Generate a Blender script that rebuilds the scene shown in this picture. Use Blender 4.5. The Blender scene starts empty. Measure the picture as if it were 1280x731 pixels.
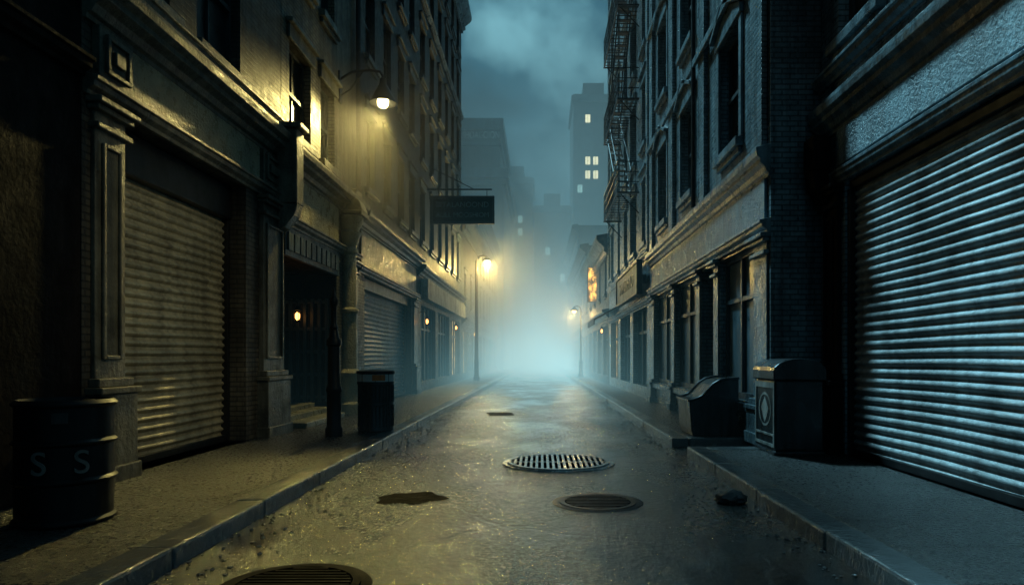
import bpy, bmesh, math, random
from mathutils import Vector
from mathutils import noise as mn
random.seed(7)
scene = bpy.context.scene
scene.view_settings.view_transform = 'Standard'
scene.view_settings.look = 'None'
scene.view_settings.exposure = 0
COL = scene.collection

# ------------------------------------------------------------------ materials
def new_mat(name):
    m = bpy.data.materials.new(name); m.use_nodes = True
    nt = m.node_tree; b = nt.nodes['Principled BSDF']
    return m, nt, b
def N(nt, t, **kw):
    n = nt.nodes.new(t)
    for k, v in kw.items(): setattr(n, k, v)
    return n
def L(nt, a, b): nt.links.new(a, b)
def ramp(nt, src, pts):
    r = N(nt, 'ShaderNodeValToRGB')
    els = r.color_ramp.elements
    while len(els) < len(pts): els.new(0.5)
    for e, (p, c) in zip(els, pts):
        e.position = p
        e.color = (c, c, c, 1) if not isinstance(c, tuple) else (*c, 1)
    L(nt, src, r.inputs['Fac']); return r
def noise(nt, vec, scale, detail=4, rough=0.6):
    n = N(nt, 'ShaderNodeTexNoise'); n.inputs['Scale'].default_value = scale
    n.inputs['Detail'].default_value = detail; n.inputs['Roughness'].default_value = rough
    L(nt, vec, n.inputs['Vector']); return n
def mapping(nt, vec, s):
    m = N(nt, 'ShaderNodeMapping'); m.inputs['Scale'].default_value = s
    L(nt, vec, m.inputs['Vector']); return m.outputs['Vector']
def mix(nt, a, b, fac, mode='MIX'):
    m = N(nt, 'ShaderNodeMix', data_type='RGBA', blend_type=mode)
    for v, s in ((a, 'A'), (b, 'B')):
        i = [x for x in m.inputs if x.name == s and x.type == 'RGBA'][0]
        if isinstance(v, tuple): i.default_value = (*v, 1)
        else: L(nt, v, i)
    if isinstance(fac, float): m.inputs[0].default_value = fac
    else: L(nt, fac, m.inputs[0])
    return [o for o in m.outputs if o.type == 'RGBA'][0]
def wallvec(nt):
    tc = N(nt, 'ShaderNodeTexCoord'); sp = N(nt, 'ShaderNodeSeparateXYZ'); L(nt, tc.outputs['Object'], sp.inputs[0])
    ad = N(nt, 'ShaderNodeMath', operation='ADD'); L(nt, sp.outputs[0], ad.inputs[0]); L(nt, sp.outputs[1], ad.inputs[1])
    cb = N(nt, 'ShaderNodeCombineXYZ'); L(nt, ad.outputs[0], cb.inputs[0]); L(nt, sp.outputs[2], cb.inputs[1])
    return tc.outputs['Object'], cb.outputs[0]
def bump(nt, b, h, strength, dist, prev=None):
    bp = N(nt, 'ShaderNodeBump'); bp.inputs['Strength'].default_value = strength; bp.inputs['Distance'].default_value = dist
    L(nt, h, bp.inputs['Height'])
    if prev is not None: L(nt, prev, bp.inputs['Normal'])
    L(nt, bp.outputs[0], b.inputs['Normal']); return bp.outputs[0]

def surf(name, col, dark=0.45, rough=(0.35, 0.7), metal=0.0, bs=0.5, bscale=25, bdist=0.01, streak=True, spec=0.5):
    m, nt, b = new_mat(name)
    obj, _ = wallvec(nt)
    n1 = noise(nt, obj, 1.3, 6, 0.65)
    st = noise(nt, mapping(nt, obj, (5, 5, 0.5)), 1.6, 4, 0.6)
    f = ramp(nt, n1.outputs[0], [(0.35, dark), (0.62, 1.0)])
    c = mix(nt, tuple(col), f.outputs[0], 1.0, 'MULTIPLY')
    if streak:
        s = ramp(nt, st.outputs[0], [(0.38, 0.4), (0.6, 1.0)])
        c = mix(nt, c, s.outputs[0], 0.85, 'MULTIPLY')
    L(nt, c, b.inputs['Base Color'])
    n2 = noise(nt, obj, bscale, 5, 0.65)
    r = N(nt, 'ShaderNodeMapRange'); r.inputs['From Min'].default_value = 0.3; r.inputs['From Max'].default_value = 0.7
    r.inputs['To Min'].default_value = rough[0]; r.inputs['To Max'].default_value = rough[1]
    n3 = noise(nt, obj, 4, 5, 0.7); L(nt, n3.outputs[0], r.inputs['Value']); L(nt, r.outputs[0], b.inputs['Roughness'])
    b.inputs['Metallic'].default_value = metal
    b.inputs['Specular IOR Level'].default_value = spec
    bump(nt, b, n2.outputs[0], bs, bdist)
    return m

def brick(name, c1, c2, mortar, rough=(0.35, 0.75), bs=0.9, bw=0.23, bh=0.075, msize=0.012):
    m, nt, b = new_mat(name)
    obj, wv = wallvec(nt)
    br = N(nt, 'ShaderNodeTexBrick'); br.inputs['Scale'].default_value = 1.0
    br.inputs['Brick Width'].default_value = bw; br.inputs['Row Height'].default_value = bh
    br.inputs['Mortar Size'].default_value = msize; br.inputs['Mortar Smooth'].default_value = 0.3
    br.inputs['Color1'].default_value = (*c1, 1); br.inputs['Color2'].default_value = (*c2, 1); br.inputs['Mortar'].default_value = (*mortar, 1)
    L(nt, wv, br.inputs['Vector'])
    n1 = noise(nt, obj, 0.7, 6, 0.65)
    f = ramp(nt, n1.outputs[0], [(0.35, 0.35), (0.65, 1.2)])
    c = mix(nt, br.outputs['Color'], f.outputs[0], 1.0, 'MULTIPLY')
    st = noise(nt, mapping(nt, obj, (4, 4, 0.3)), 1.2, 5, 0.7); s = ramp(nt, st.outputs[0], [(0.38, 0.3), (0.58, 1.0)])
    c = mix(nt, c, s.outputs[0], 0.85, 'MULTIPLY')
    L(nt, c, b.inputs['Base Color'])
    r = N(nt, 'ShaderNodeMapRange'); r.inputs['From Min'].default_value = 0.3; r.inputs['From Max'].default_value = 0.7
    r.inputs['To Min'].default_value = rough[0]; r.inputs['To Max'].default_value = rough[1]
    n3 = noise(nt, obj, 5, 5, 0.7); L(nt, n3.outputs[0], r.inputs['Value']); L(nt, r.outputs[0], b.inputs['Roughness'])
    inv = N(nt, 'ShaderNodeMath', operation='SUBTRACT'); inv.inputs[0].default_value = 1; L(nt, br.outputs['Fac'], inv.inputs[1])
    nb = noise(nt, obj, 40, 4)
    p = bump(nt, b, nb.outputs[0], 0.6, 0.008)
    bump(nt, b, inv.outputs[0], bs, 0.014, p)
    return m

def emit(name, col, strength, base=(0.02, 0.02, 0.02), nscale=0):
    m, nt, b = new_mat(name)
    b.inputs['Base Color'].default_value = (*base, 1)
    b.inputs['Emission Color'].default_value = (*col, 1); b.inputs['Emission Strength'].default_value = strength
    if nscale:
        obj, _ = wallvec(nt); n = noise(nt, obj, nscale, 2); r = ramp(nt, n.outputs[0], [(0.4, 0.1), (0.62, 1.0)])
        L(nt, mix(nt, tuple(col), r.outputs[0], 1.0, 'MULTIPLY'), b.inputs['Emission Color'])
    return m

M = {}
M['stoneA'] = surf('weathered_stone', (0.22, 0.21, 0.16), 0.3, (0.25, 0.6), bs=0.8, bscale=18, bdist=0.02)
M['fasciaA'] = surf('pitted_fascia', (0.42, 0.39, 0.26), 0.5, (0.18, 0.45), bs=1.0, bscale=24, bdist=0.035, streak=False)
M['fasciaF'] = surf('pitted_grey_fascia', (0.13, 0.23, 0.29), 0.5, (0.2, 0.5), bs=1.0, bscale=26, bdist=0.03, streak=True)
M['fasciaG'] = surf('pitted_pale_fascia', (0.24, 0.36, 0.42), 0.5, (0.2, 0.5), bs=1.0, bscale=22, bdist=0.035, streak=True)
M['brickA'] = brick('sooty_brick', (0.10, 0.09, 0.075), (0.16, 0.14, 0.105), (0.06, 0.055, 0.05))
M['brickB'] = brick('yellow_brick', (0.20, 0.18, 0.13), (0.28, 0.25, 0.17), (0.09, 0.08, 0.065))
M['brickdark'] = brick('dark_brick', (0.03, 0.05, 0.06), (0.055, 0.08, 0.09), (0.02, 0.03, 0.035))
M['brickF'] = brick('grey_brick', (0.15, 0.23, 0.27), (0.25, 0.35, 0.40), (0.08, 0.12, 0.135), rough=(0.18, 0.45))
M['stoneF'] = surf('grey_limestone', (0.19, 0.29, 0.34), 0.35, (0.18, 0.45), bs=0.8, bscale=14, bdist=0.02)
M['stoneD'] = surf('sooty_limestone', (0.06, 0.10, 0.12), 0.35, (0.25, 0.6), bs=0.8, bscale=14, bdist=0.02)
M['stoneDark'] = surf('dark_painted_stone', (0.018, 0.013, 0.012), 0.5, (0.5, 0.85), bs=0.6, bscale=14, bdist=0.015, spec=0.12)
M['frame'] = surf('old_paint', (0.045, 0.07, 0.08), 0.5, (0.3, 0.6), bs=0.3, bscale=30)
M['iron'] = surf('black_iron', (0.02, 0.022, 0.025), 0.5, (0.28, 0.55), 0.3, bs=0.4, bscale=35, bdist=0.004)
M['manhole'] = surf('worn_cast_iron', (0.03, 0.034, 0.038), 0.5, (0.3, 0.5), 0.3, bs=0.5, bscale=30, bdist=0.006, streak=False, spec=0.4)
M['binmetal'] = surf('dark_green_grey_metal', (0.055, 0.073, 0.085), 0.5, (0.2, 0.45), 0.4, bs=0.3, bscale=20, bdist=0.004)
M['drum'] = surf('black_drum_paint', (0.018, 0.017, 0.018), 0.5, (0.3, 0.6), 0.2, bs=0.3, bscale=20, bdist=0.004, spec=0.4)
M['blackiron'] = surf('soot_black_iron', (0.012, 0.012, 0.013), 0.5, (0.6, 0.85), 0.0, bs=0.4, bscale=30, bdist=0.006, streak=False, spec=0.12)
M['paleiron'] = surf('worn_grate_steel', (0.54, 0.58, 0.59), 0.6, (0.16, 0.36), 0.6, bs=0.4, bscale=30, bdist=0.004, streak=False)
M['wood'] = surf('dark_door_paint', (0.022, 0.019, 0.018), 0.5, (0.4, 0.7), bs=0.4, bscale=16)
M['red'] = surf('dark_red_paint', (0.08, 0.008, 0.008), 0.5, (0.35, 0.6), bs=0.3, bscale=20)
M['black'] = surf('pitch_black', (0.004, 0.004, 0.005), 0.7, (0.8, 0.95), bs=0.2, bscale=12, spec=0.0)
M['wetpit'] = surf('wet_black_hollow', (0.004, 0.004, 0.005), 0.7, (0.5, 0.8), bs=0.8, bscale=10, bdist=0.03, spec=0.02, streak=False)
M['signpaint'] = surf('worn_sign_paint', (0.17, 0.24, 0.26), 0.5, (0.4, 0.7), bs=0.2, bscale=30)
M['letter'] = surf('faded_lettering', (0.45, 0.48, 0.46), 0.5, (0.5, 0.8), bs=0.2, bscale=30)
M['bandpaint'] = surf('pale_band_enamel', (0.70, 0.78, 0.78), 0.8, (0.25, 0.5), bs=0.2, bscale=30, streak=False)
M['lettergrey'] = surf('dull_grey_lettering', (0.32, 0.31, 0.29), 0.5, (0.5, 0.8), bs=0.2, bscale=30)
M['letterdim'] = surf('dim_lettering', (0.11, 0.115, 0.115), 0.3, (0.5, 0.8), bs=0.2, bscale=30)
M['orangepaint'] = surf('orange_label_paint', (0.8, 0.24, 0.05), 0.8, (0.4, 0.6), bs=0.2, bscale=30)
M['signdark'] = surf('dark_amber_glyph_paint', (0.10, 0.04, 0.01), 0.5, (0.5, 0.8), bs=0.2, bscale=30)
M['litwin'] = emit('lit_window', (0.95, 0.92, 0.55), 1.5)
M['litcool'] = emit('lit_window_cool', (0.5, 0.9, 0.85), 0.7)
M['shopglow'] = emit('lit_shop_glass', (1.0, 0.65, 0.22), 1.1, nscale=3.0)
M['orange'] = emit('lit_orange_sign', (1.0, 0.50, 0.09), 2.2, nscale=2.5)
M['bulb'] = emit('warm_bulb', (1.0, 0.82, 0.36), 24)
M['bulbadded'] = emit('warm_bulb_dim', (1.0, 0.8, 0.4), 4)
M['bulbs'] = emit('warm_bulb_small', (1.0, 0.42, 0.10), 6)
M['bulby'] = emit('warm_bulb_yellow', (1.0, 0.60, 0.16), 8)

def glass(name, a, c_):
    m, nt, b = new_mat(name)
    obj, _ = wallvec(nt); n = noise(nt, obj, 2.0, 4)
    r = ramp(nt, n.outputs[0], [(0.35, a), (0.7, c_)]); L(nt, r.outputs[0], b.inputs['Base Color'])
    r2 = ramp(nt, n.outputs[0], [(0.3, 0.25), (0.7, 0.5)]); L(nt, r2.outputs[0], b.inputs['Roughness'])
    n2 = noise(nt, obj, 1.5, 1); bump(nt, b, n2.outputs[0], 0.2, 0.02)
    return m
M['glass'] = glass('dark_dusty_glass', (0.004, 0.007, 0.009), (0.016, 0.028, 0.033))
M['glassF'] = glass('dusty_blue_shop_glass', (0.05, 0.09, 0.11), (0.13, 0.20, 0.24))

def shutter_mat(name, col, rustc=(0.07, 0.06, 0.05), metal=0.4):
    m, nt, b = new_mat(name)
    obj, _ = wallvec(nt)
    n = noise(nt, obj, 1.1, 6, 0.7); st = noise(nt, mapping(nt, obj, (3, 3, 0.35)), 2.2, 5, 0.7)
    f = ramp(nt, n.outputs[0], [(0.35, 0.45), (0.6, 1.0)]); s = ramp(nt, st.outputs[0], [(0.35, 0.45), (0.55, 1.0)])
    rust = noise(nt, obj, 3.5, 6, 0.75); rr = ramp(nt, rust.outputs[0], [(0.55, 0.0), (0.70, 0.6)])
    c = mix(nt, tuple(col), f.outputs[0], 1.0, 'MULTIPLY'); c = mix(nt, c, s.outputs[0], 0.8, 'MULTIPLY')
    c = mix(nt, c, rustc, rr.outputs[0])
    L(nt, c, b.inputs['Base Color'])
    b.inputs['Metallic'].default_value = metal
    rn = noise(nt, obj, 8, 5, 0.7); r = ramp(nt, rn.outputs[0], [(0.3, 0.3), (0.7, 0.6)]); L(nt, r.outputs[0], b.inputs['Roughness'])
    nb = noise(nt, mapping(nt, obj, (1, 1, 3)), 9, 5, 0.6); p = bump(nt, b, nb.outputs[0], 0.6, 0.014)
    nb2 = noise(nt, obj, 60, 4, 0.7); bump(nt, b, nb2.outputs[0], 0.6, 0.006, p)
    return m
M['shutter'] = shutter_mat('galvanised_shutter', (0.37, 0.42, 0.44), (0.06, 0.08, 0.09), 0.25)
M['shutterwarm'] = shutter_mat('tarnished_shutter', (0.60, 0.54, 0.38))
M['shutterblue'] = shutter_mat('painted_shutter', (0.07, 0.13, 0.18))

def asphalt():
    m, nt, b = new_mat('wet_asphalt')
    tc = N(nt, 'ShaderNodeTexCoord'); v = tc.outputs['Object']
    mid = noise(nt, mapping(nt, v, (1, 0.5, 1)), 0.8, 6, 0.6); grain = noise(nt, mapping(nt, v, (1, 0.6, 1)), 22, 5, 0.74)
    gl = noise(nt, mapping(nt, v, (1, 0.55, 1)), 26, 4, 0.7)
    vor = N(nt, 'ShaderNodeTexVoronoi'); vor.inputs['Scale'].default_value = 40; L(nt, v, vor.inputs['Vector'])
    c = ramp(nt, vor.outputs['Color'], [(0.25, (0.003, 0.004, 0.005)), (0.75, (0.011, 0.013, 0.014)), (0.95, (0.03, 0.033, 0.034))]); L(nt, c.outputs[0], b.inputs['Base Color'])
    pud = ramp(nt, mid.outputs[0], [(0.38, 0.0), (0.60, 1.0)])
    g2 = ramp(nt, gl.outputs[0], [(0.40, 0.10), (0.60, 0.36)])
    rr = mix(nt, (0.10, 0.10, 0.10), g2.outputs[0], pud.outputs[0]); L(nt, rr, b.inputs['Roughness'])
    b.inputs['Specular IOR Level'].default_value = 1.0
    b.inputs['Specular Tint'].default_value = (0.85, 0.97, 1.0, 1)
    p2 = bump(nt, b, mid.outputs[0], 0.25, 0.04)
    s2 = N(nt, 'ShaderNodeMath', operation='MULTIPLY'); L(nt, grain.outputs[0], s2.inputs[0])
    mr = N(nt, 'ShaderNodeMapRange'); mr.inputs['To Min'].default_value = 0.3; mr.inputs['To Max'].default_value = 1.0
    L(nt, pud.outputs[0], mr.inputs['Value']); L(nt, mr.outputs[0], s2.inputs[1])
    p3 = bump(nt, b, s2.outputs[0], 1.0, 0.020, p2)
    vc = N(nt, 'ShaderNodeTexVoronoi', feature='DISTANCE_TO_EDGE'); vc.inputs['Scale'].default_value = 0.7
    nn = noise(nt, v, 2.5, 5, 0.7); L(nt, mix(nt, v, nn.outputs['Color'], 0.25), vc.inputs['Vector'])
    cr = ramp(nt, vc.outputs['Distance'], [(0.0, 0.0), (0.012, 1.0)]); bump(nt, b, cr.outputs[0], 0.5, 0.008, p3)
    return m
M['asphalt'] = asphalt()

def paving():
    m, nt, b = new_mat('wet_flagstones')
    tc = N(nt, 'ShaderNodeTexCoord'); v = tc.outputs['Object']
    br = N(nt, 'ShaderNodeTexBrick'); br.inputs['Scale'].default_value = 1; br.inputs['Brick Width'].default_value = 1.1
    br.inputs['Row Height'].default_value = 0.75; br.inputs['Mortar Size'].default_value = 0.016; br.inputs['Mortar Smooth'].default_value = 0.4
    br.inputs['Color1'].default_value = (0.026, 0.032, 0.034, 1); br.inputs['Color2'].default_value = (0.046, 0.052, 0.052, 1); br.inputs['Mortar'].default_value = (0.004, 0.004, 0.004, 1)
    n0 = noise(nt, v, 1.5, 3); mv = mix(nt, v, n0.outputs['Color'], 0.02)
    L(nt, mv, br.inputs['Vector'])
    n = noise(nt, v, 1.6, 6, 0.6); f = ramp(nt, n.outputs[0], [(0.32, 0.45), (0.66, 1.1)])
    L(nt, mix(nt, br.outputs['Color'], f.outputs[0], 1.0, 'MULTIPLY'), b.inputs['Base Color'])
    g = noise(nt, v, 24, 4, 0.7); r = ramp(nt, g.outputs[0], [(0.4, 0.18), (0.6, 0.42)]); L(nt, r.outputs[0], b.inputs['Roughness'])
    b.inputs['Specular IOR Level'].default_value = 0.8
    inv = N(nt, 'ShaderNodeMath', operation='SUBTRACT'); inv.inputs[0].default_value = 1; L(nt, br.outputs['Fac'], inv.inputs[1])
    nb = noise(nt, v, 22, 6, 0.74)
    p0 = bump(nt, b, n.outputs[0], 0.4, 0.04)
    p = bump(nt, b, nb.outputs[0], 1.0, 0.020, p0)
    bump(nt, b, inv.outputs[0], 1.0, 0.02, p)
    return m
M['paving'] = paving()
M['kerb'] = surf('granite_kerb', (0.15, 0.17, 0.18), 0.5, (0.06, 0.25), bs=1.0, bscale=14, bdist=0.02, streak=False, spec=1.0)

# ------------------------------------------------------------------ mesh builder
class Mb:
    def __init__(s): s.v = []; s.f = []
    def add(s, vs, fs):
        o = len(s.v); s.v += [tuple(p) for p in vs]; s.f += [tuple(i + o for i in f) for f in fs]; return s
    def box(s, x0, x1, y0, y1, z0, z1):
        return s.add([(x0,y0,z0),(x1,y0,z0),(x1,y1,z0),(x0,y1,z0),(x0,y0,z1),(x1,y0,z1),(x1,y1,z1),(x0,y1,z1)],
              [(0,3,2,1),(4,5,6,7),(0,1,5,4),(1,2,6,5),(2,3,7,6),(3,0,4,7)])
    def lathe(s, cx, cy, prof, n=24, cap=True):
        vs = []; fs = []
        for r, z in prof:
            for i in range(n):
                a = 2*math.pi*i/n; vs.append((cx + r*math.cos(a), cy + r*math.sin(a), z))
        for k in range(len(prof)-1):
            for i in range(n):
                j = (i+1) % n; fs.append((k*n+i, k*n+j, (k+1)*n+j, (k+1)*n+i))
        if cap:
            fs.append(tuple(range(n))[::-1]); fs.append(tuple(range((len(prof)-1)*n, len(prof)*n)))
        return s.add(vs, fs)
    def tube(s, pts, r, n=8):
        pts = [Vector(p) for p in pts]; rings = []
        for i, p in enumerate(pts):
            d = (pts[min(i+1, len(pts)-1)] - pts[max(i-1, 0)]).normalized()
            up = Vector((0, 0, 1)) if abs(d.z) < 0.9 else Vector((1, 0, 0))
            a = d.cross(up).normalized(); b = d.cross(a)
            rings.append([p + (a*math.cos(2*math.pi*k/n) + b*math.sin(2*math.pi*k/n))*r for k in range(n)])
        vs = [q for rg in rings for q in rg]; fs = []
        for k in range(len(pts)-1):
            for i in range(n):
                j = (i+1) % n; fs.append((k*n+i, k*n+j, (k+1)*n+j, (k+1)*n+i))
        fs.append(tuple(range(n))); fs.append(tuple(range((len(pts)-1)*n, len(pts)*n)))
        return s.add(vs, fs)
    def prism(s, poly, a0, a1, fn):
        n = len(poly); vs = [fn(p, q, a0) for p, q in poly] + [fn(p, q, a1) for p, q in poly]
        fs = [(i, (i+1) % n, (i+1) % n + n, i + n) for i in range(n)] + [tuple(range(n)), tuple(range(n, 2*n))]
        return s.add(vs, fs)
    def obj(s, name, parent, mat, bevel=0.0, smooth=False, label=None):
        off = root_loc(parent)
        me = bpy.data.meshes.new(name)
        me.from_pydata([(x-off[0], y-off[1], z-off[2]) for x, y, z in s.v], [], s.f)
        bm = bmesh.new(); bm.from_mesh(me); bmesh.ops.recalc_face_normals(bm, faces=bm.faces); bm.to_mesh(me); bm.free()
        me.materials.append(M[mat] if isinstance(mat, str) else mat)
        o = bpy.data.objects.new(name, me); COL.objects.link(o)
        if parent is not None: o.parent = parent
        if smooth:
            for p in me.polygons: p.use_smooth = True
            me.set_sharp_from_angle(angle=math.radians(38))
        if bevel:
            bv = o.modifiers.new('bevel', 'BEVEL'); bv.width = bevel; bv.segments = 2; bv.limit_method = 'ANGLE'
        if label: o['label'] = label
        return o
ROOT = {}
def root_loc(p):
    while p is not None and p.parent is not None: p = p.parent
    return ROOT.get(p.name, (0, 0, 0)) if p is not None else (0, 0, 0)
def root(name, loc, label, category, group=None):
    e = bpy.data.objects.new(name, None); COL.objects.link(e); e.location = loc; e.empty_display_size = 0.3
    e['label'] = label; e['category'] = category
    if group: e['group'] = group
    ROOT[e.name] = tuple(loc); return e
def structure(o): o['kind'] = 'structure'; return o

# ------------------------------------------------------------------ building helpers
class Bld:
    def __init__(b, name, s, W, y0, y1, h, label, group=None, zb=0.13, depth=10):
        b.s, b.W, b.y0, b.y1, b.h, b.zb, b.depth = s, W, y0, y1, h, zb, depth
        b.root = root(name, (s*W, (y0+y1)/2, zb), label, 'building', group)
    def P(b, u, y, z): return (b.s*(b.W-u), y, z)
    def bx(b, mb, u0, u1, y0, y1, z0, z1):
        xs = sorted((b.s*(b.W-u0), b.s*(b.W-u1))); return mb.box(xs[0], xs[1], y0, y1, z0, z1)
    def part(b, mb, name, mat, bevel=0.0, parent=None, smooth=False):
        return mb.obj(name, parent or b.root, mat, bevel, smooth)
    def wall(b, openings, mat, z0=None, z1=None, name='wall'):
        z0 = b.zb - 0.2 if z0 is None else z0; z1 = b.h if z1 is None else z1
        ys = sorted({b.y0, b.y1, *[o[0] for o in openings], *[o[1] for o in openings]})
        zs = sorted({z0, z1, *[o[2] for o in openings], *[o[3] for o in openings]})
        zs = [z for z in zs if z0 <= z <= z1]
        m = Mb(); P = b.P
        for i in range(len(ys)-1):
            for k in range(len(zs)-1):
                yc = (ys[i]+ys[i+1])/2; zc = (zs[k]+zs[k+1])/2
                if any(o[0] < yc < o[1] and o[2] < zc < o[3] for o in openings): continue
                m.add([P(0, ys[i], zs[k]), P(0, ys[i+1], zs[k]), P(0, ys[i+1], zs[k+1]), P(0, ys[i], zs[k+1])], [(0, 1, 2, 3)])
        for o in openings:
            a, c, e, g = o[:4]; d = o[4] if len(o) > 4 else 0.24
            r = [(a, e), (c, e), (c, g), (a, g)]
            for j in range(4):
                p, q = r[j], r[(j+1) % 4]
                m.add([P(0, *p), P(0, *q), P(-d, *q), P(-d, *p)], [(0, 1, 2, 3)])
        D = -b.depth
        m.add([P(0, b.y0, z0), P(D, b.y0, z0), P(D, b.y0, z1), P(0, b.y0, z1)], [(0, 1, 2, 3)])
        m.add([P(0, b.y1, z0), P(D, b.y1, z0), P(D, b.y1, z1), P(0, b.y1, z1)], [(0, 1, 2, 3)])
        m.add([P(0, b.y0, z1), P(D, b.y0, z1), P(D, b.y1, z1), P(0, b.y1, z1)], [(0, 1, 2, 3)])
        m.add([P(D, b.y0, z0), P(D, b.y1, z0), P(D, b.y1, z1), P(D, b.y0, z1)], [(0, 1, 2, 3)])
        me = m.obj(name, b.root, mat)
        bm = bmesh.new(); bm.from_mesh(me.data); bmesh.ops.remove_doubles(bm, verts=bm.verts, dist=1e-4); bmesh.ops.recalc_face_normals(bm, faces=bm.faces); bm.to_mesh(me.data); bm.free()
        return me
    def window(b, y0, y1, z0, z1, rec=0.2, mat='glass', frame='frame', trim='stoneF', hood=None, sill=True, simple=False):
        m = Mb(); b.bx(m, -rec-0.05, -rec, y0-0.02, y1+0.02, z0-0.02, z1+0.02); w = b.part(m, 'window', mat)
        m = Mb(); t = 0.06; f0, f1 = -rec+0.002, -rec+0.06
        b.bx(m, f0, f1, y0, y0+t, z0, z1); b.bx(m, f0, f1, y1-t, y1, z0, z1)
        b.bx(m, f0, f1, y0+t, y1-t, z0, z0+t); b.bx(m, f0, f1, y0+t, y1-t, z1-t, z1)
        zm = (z0+z1)/2; b.bx(m, f0, f1+0.02, y0+t, y1-t, zm-0.035, zm+0.035)
        if not simple:
            ym = (y0+y1)/2; b.bx(m, f0, f1-0.02, ym-0.018, ym+0.018, z0+t, zm-0.035); b.bx(m, f0, f1-0.02, ym-0.018, ym+0.018, zm+0.035, z1-t)
        b.part(m, 'frame', frame, 0, w)
        if sill:
            m = Mb(); b.bx(m, -0.1, 0.13, y0-0.12, y1+0.12, z0-0.14, z0+0.003); b.bx(m, 0.003, 0.07, y0-0.05, y1+0.05, z0-0.24, z0-0.142)
            b.part(m, 'sill', trim, 0.012, w)
        if hood == 'flat':
            m = Mb(); b.bx(m, 0.003, 0.06, y0-0.12, y1+0.12, z1+0.004, z1+0.26); b.bx(m, 0.003, 0.13, y0-0.18, y1+0.18, z1+0.262, z1+0.34)
            b.part(m, 'hood', trim, 0.012, w)
        if hood == 'peak':
            m = Mb(); ym = (y0+y1)/2
            m.prism([(y0-0.16, z1+0.004), (y1+0.16, z1+0.004), (y1+0.16, z1+0.16), (ym, z1+0.5), (y0-0.16, z1+0.16)], 0.003, 0.08, lambda p, q, a: b.P(a, p, q))
            m.prism([(y0-0.22, z1+0.16), (ym, z1+0.505), (y1+0.22, z1+0.16), (y1+0.22, z1+0.24), (ym, z1+0.6), (y0-0.22, z1+0.24)], 0.003, 0.16, lambda p, q, a: b.P(a, p, q))
            for ya, yb in ((y0-0.14, y0-0.003), (y1+0.003, y1+0.14)): b.bx(m, 0.003, 0.05, ya, yb, z0+0.004, z1)
            b.part(m, 'hood', trim, 0.01, w)
        return w
    def cornice(b, y0, y1, z, prof, mat, name='cornice', bevel=0.006):
        m = Mb(); m.prism([(u, z+dz) for u, dz in prof], y0, y1, lambda p, q, a: b.P(p, a, q))
        return b.part(m, name, mat, bevel)
    def pilaster(b, y0, y1, z0, z1, out, mat, panel=True, base=0.9, name='pilaster'):
        m = Mb(); b.bx(m, -0.002, out, y0, y1, z0, z1)
        b.bx(m, -0.002, out+0.10, y0-0.06, y1+0.06, z0-0.01, z0+base)
        b.bx(m, -0.002, out+0.13, y0-0.09, y1+0.09, z0+base+0.001, z0+base+0.07)
        b.bx(m, -0.002, out+0.07, y0-0.04, y1+0.04, z0+base+0.072, z0+base+0.16)
        b.bx(m, -0.002, out+0.13, y0-0.09, y1+0.09, z0-0.01, z0+0.16)
        b.bx(m, -0.002, out+0.06, y0-0.04, y1+0.04, z1-0.30, z1-0.24)
        b.bx(m, -0.002, out+0.07, y0-0.05, y1+0.05, z1-0.12, z1-0.061); b.bx(m, -0.002, out+0.12, y0-0.09, y1+0.09, z1-0.06, z1+0.001)
        if panel:
            a0, a1, c0, c1 = y0+0.09, y1-0.09, z0+base+0.35, z1-0.42; t = 0.045; e = out+0.035
            b.bx(m, out, e, a0, a0+t, c0, c1); b.bx(m, out, e, a1-t, a1, c0, c1); b.bx(m, out, e, a0+t, a1-t, c0, c0+t); b.bx(m, out, e, a0+t, a1-t, c1-t, c1)
        return b.part(m, name, mat, 0.012)
    def shutter(b, y0, y1, z0, z1, u, mat, pitch=0.125, amp=0.038):
        m = Mb(); pts = []; n = int((z1-z0)/pitch); p = (z1-z0)/n
        for i in range(n):
            for k in range(8):
                t = k/8; pts.append((amp*math.sin(math.pi*min(t/0.75, 1.0)) if t < 0.75 else 0.0, z0+(i+t)*p))
        pts.append((0, z1))
        ny = 24; vs = []; fs = []
        for j in range(ny+1):
            y = y0+(y1-y0)*j/ny
            for q, z in pts:
                dn = mn.noise(Vector((y*1.3, z*1.6, 3.0+b.s)))
                vs.append(b.P(u+q+0.030*dn*abs(dn)+0.008*math.sin(y*2.3+z*1.1), y, z+0.006*math.sin(y*1.9+z)))
        k = len(pts)
        for j in range(ny):
            for i in range(k-1): fs.append((j*k+i, (j+1)*k+i, (j+1)*k+i+1, j*k+i+1))
        m.add(vs, fs); sh = b.part(m, 'roller_shutter', mat, 0, smooth=True)
        for a, c in ((y0-0.01, y0+0.07), (y1-0.07, y1+0.01)):
            m = Mb(); b.bx(m, u-0.02, u+0.09, a, c, z0, z1); b.part(m, 'guide_rail', 'iron', 0.006, sh)
        m = Mb(); b.bx(m, u-0.04, u+0.07, y0+0.071, y1-0.071, z0-0.02, z0+0.075); b.part(m, 'bottom_bar', 'iron', 0.01, sh)
        return sh

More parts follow.
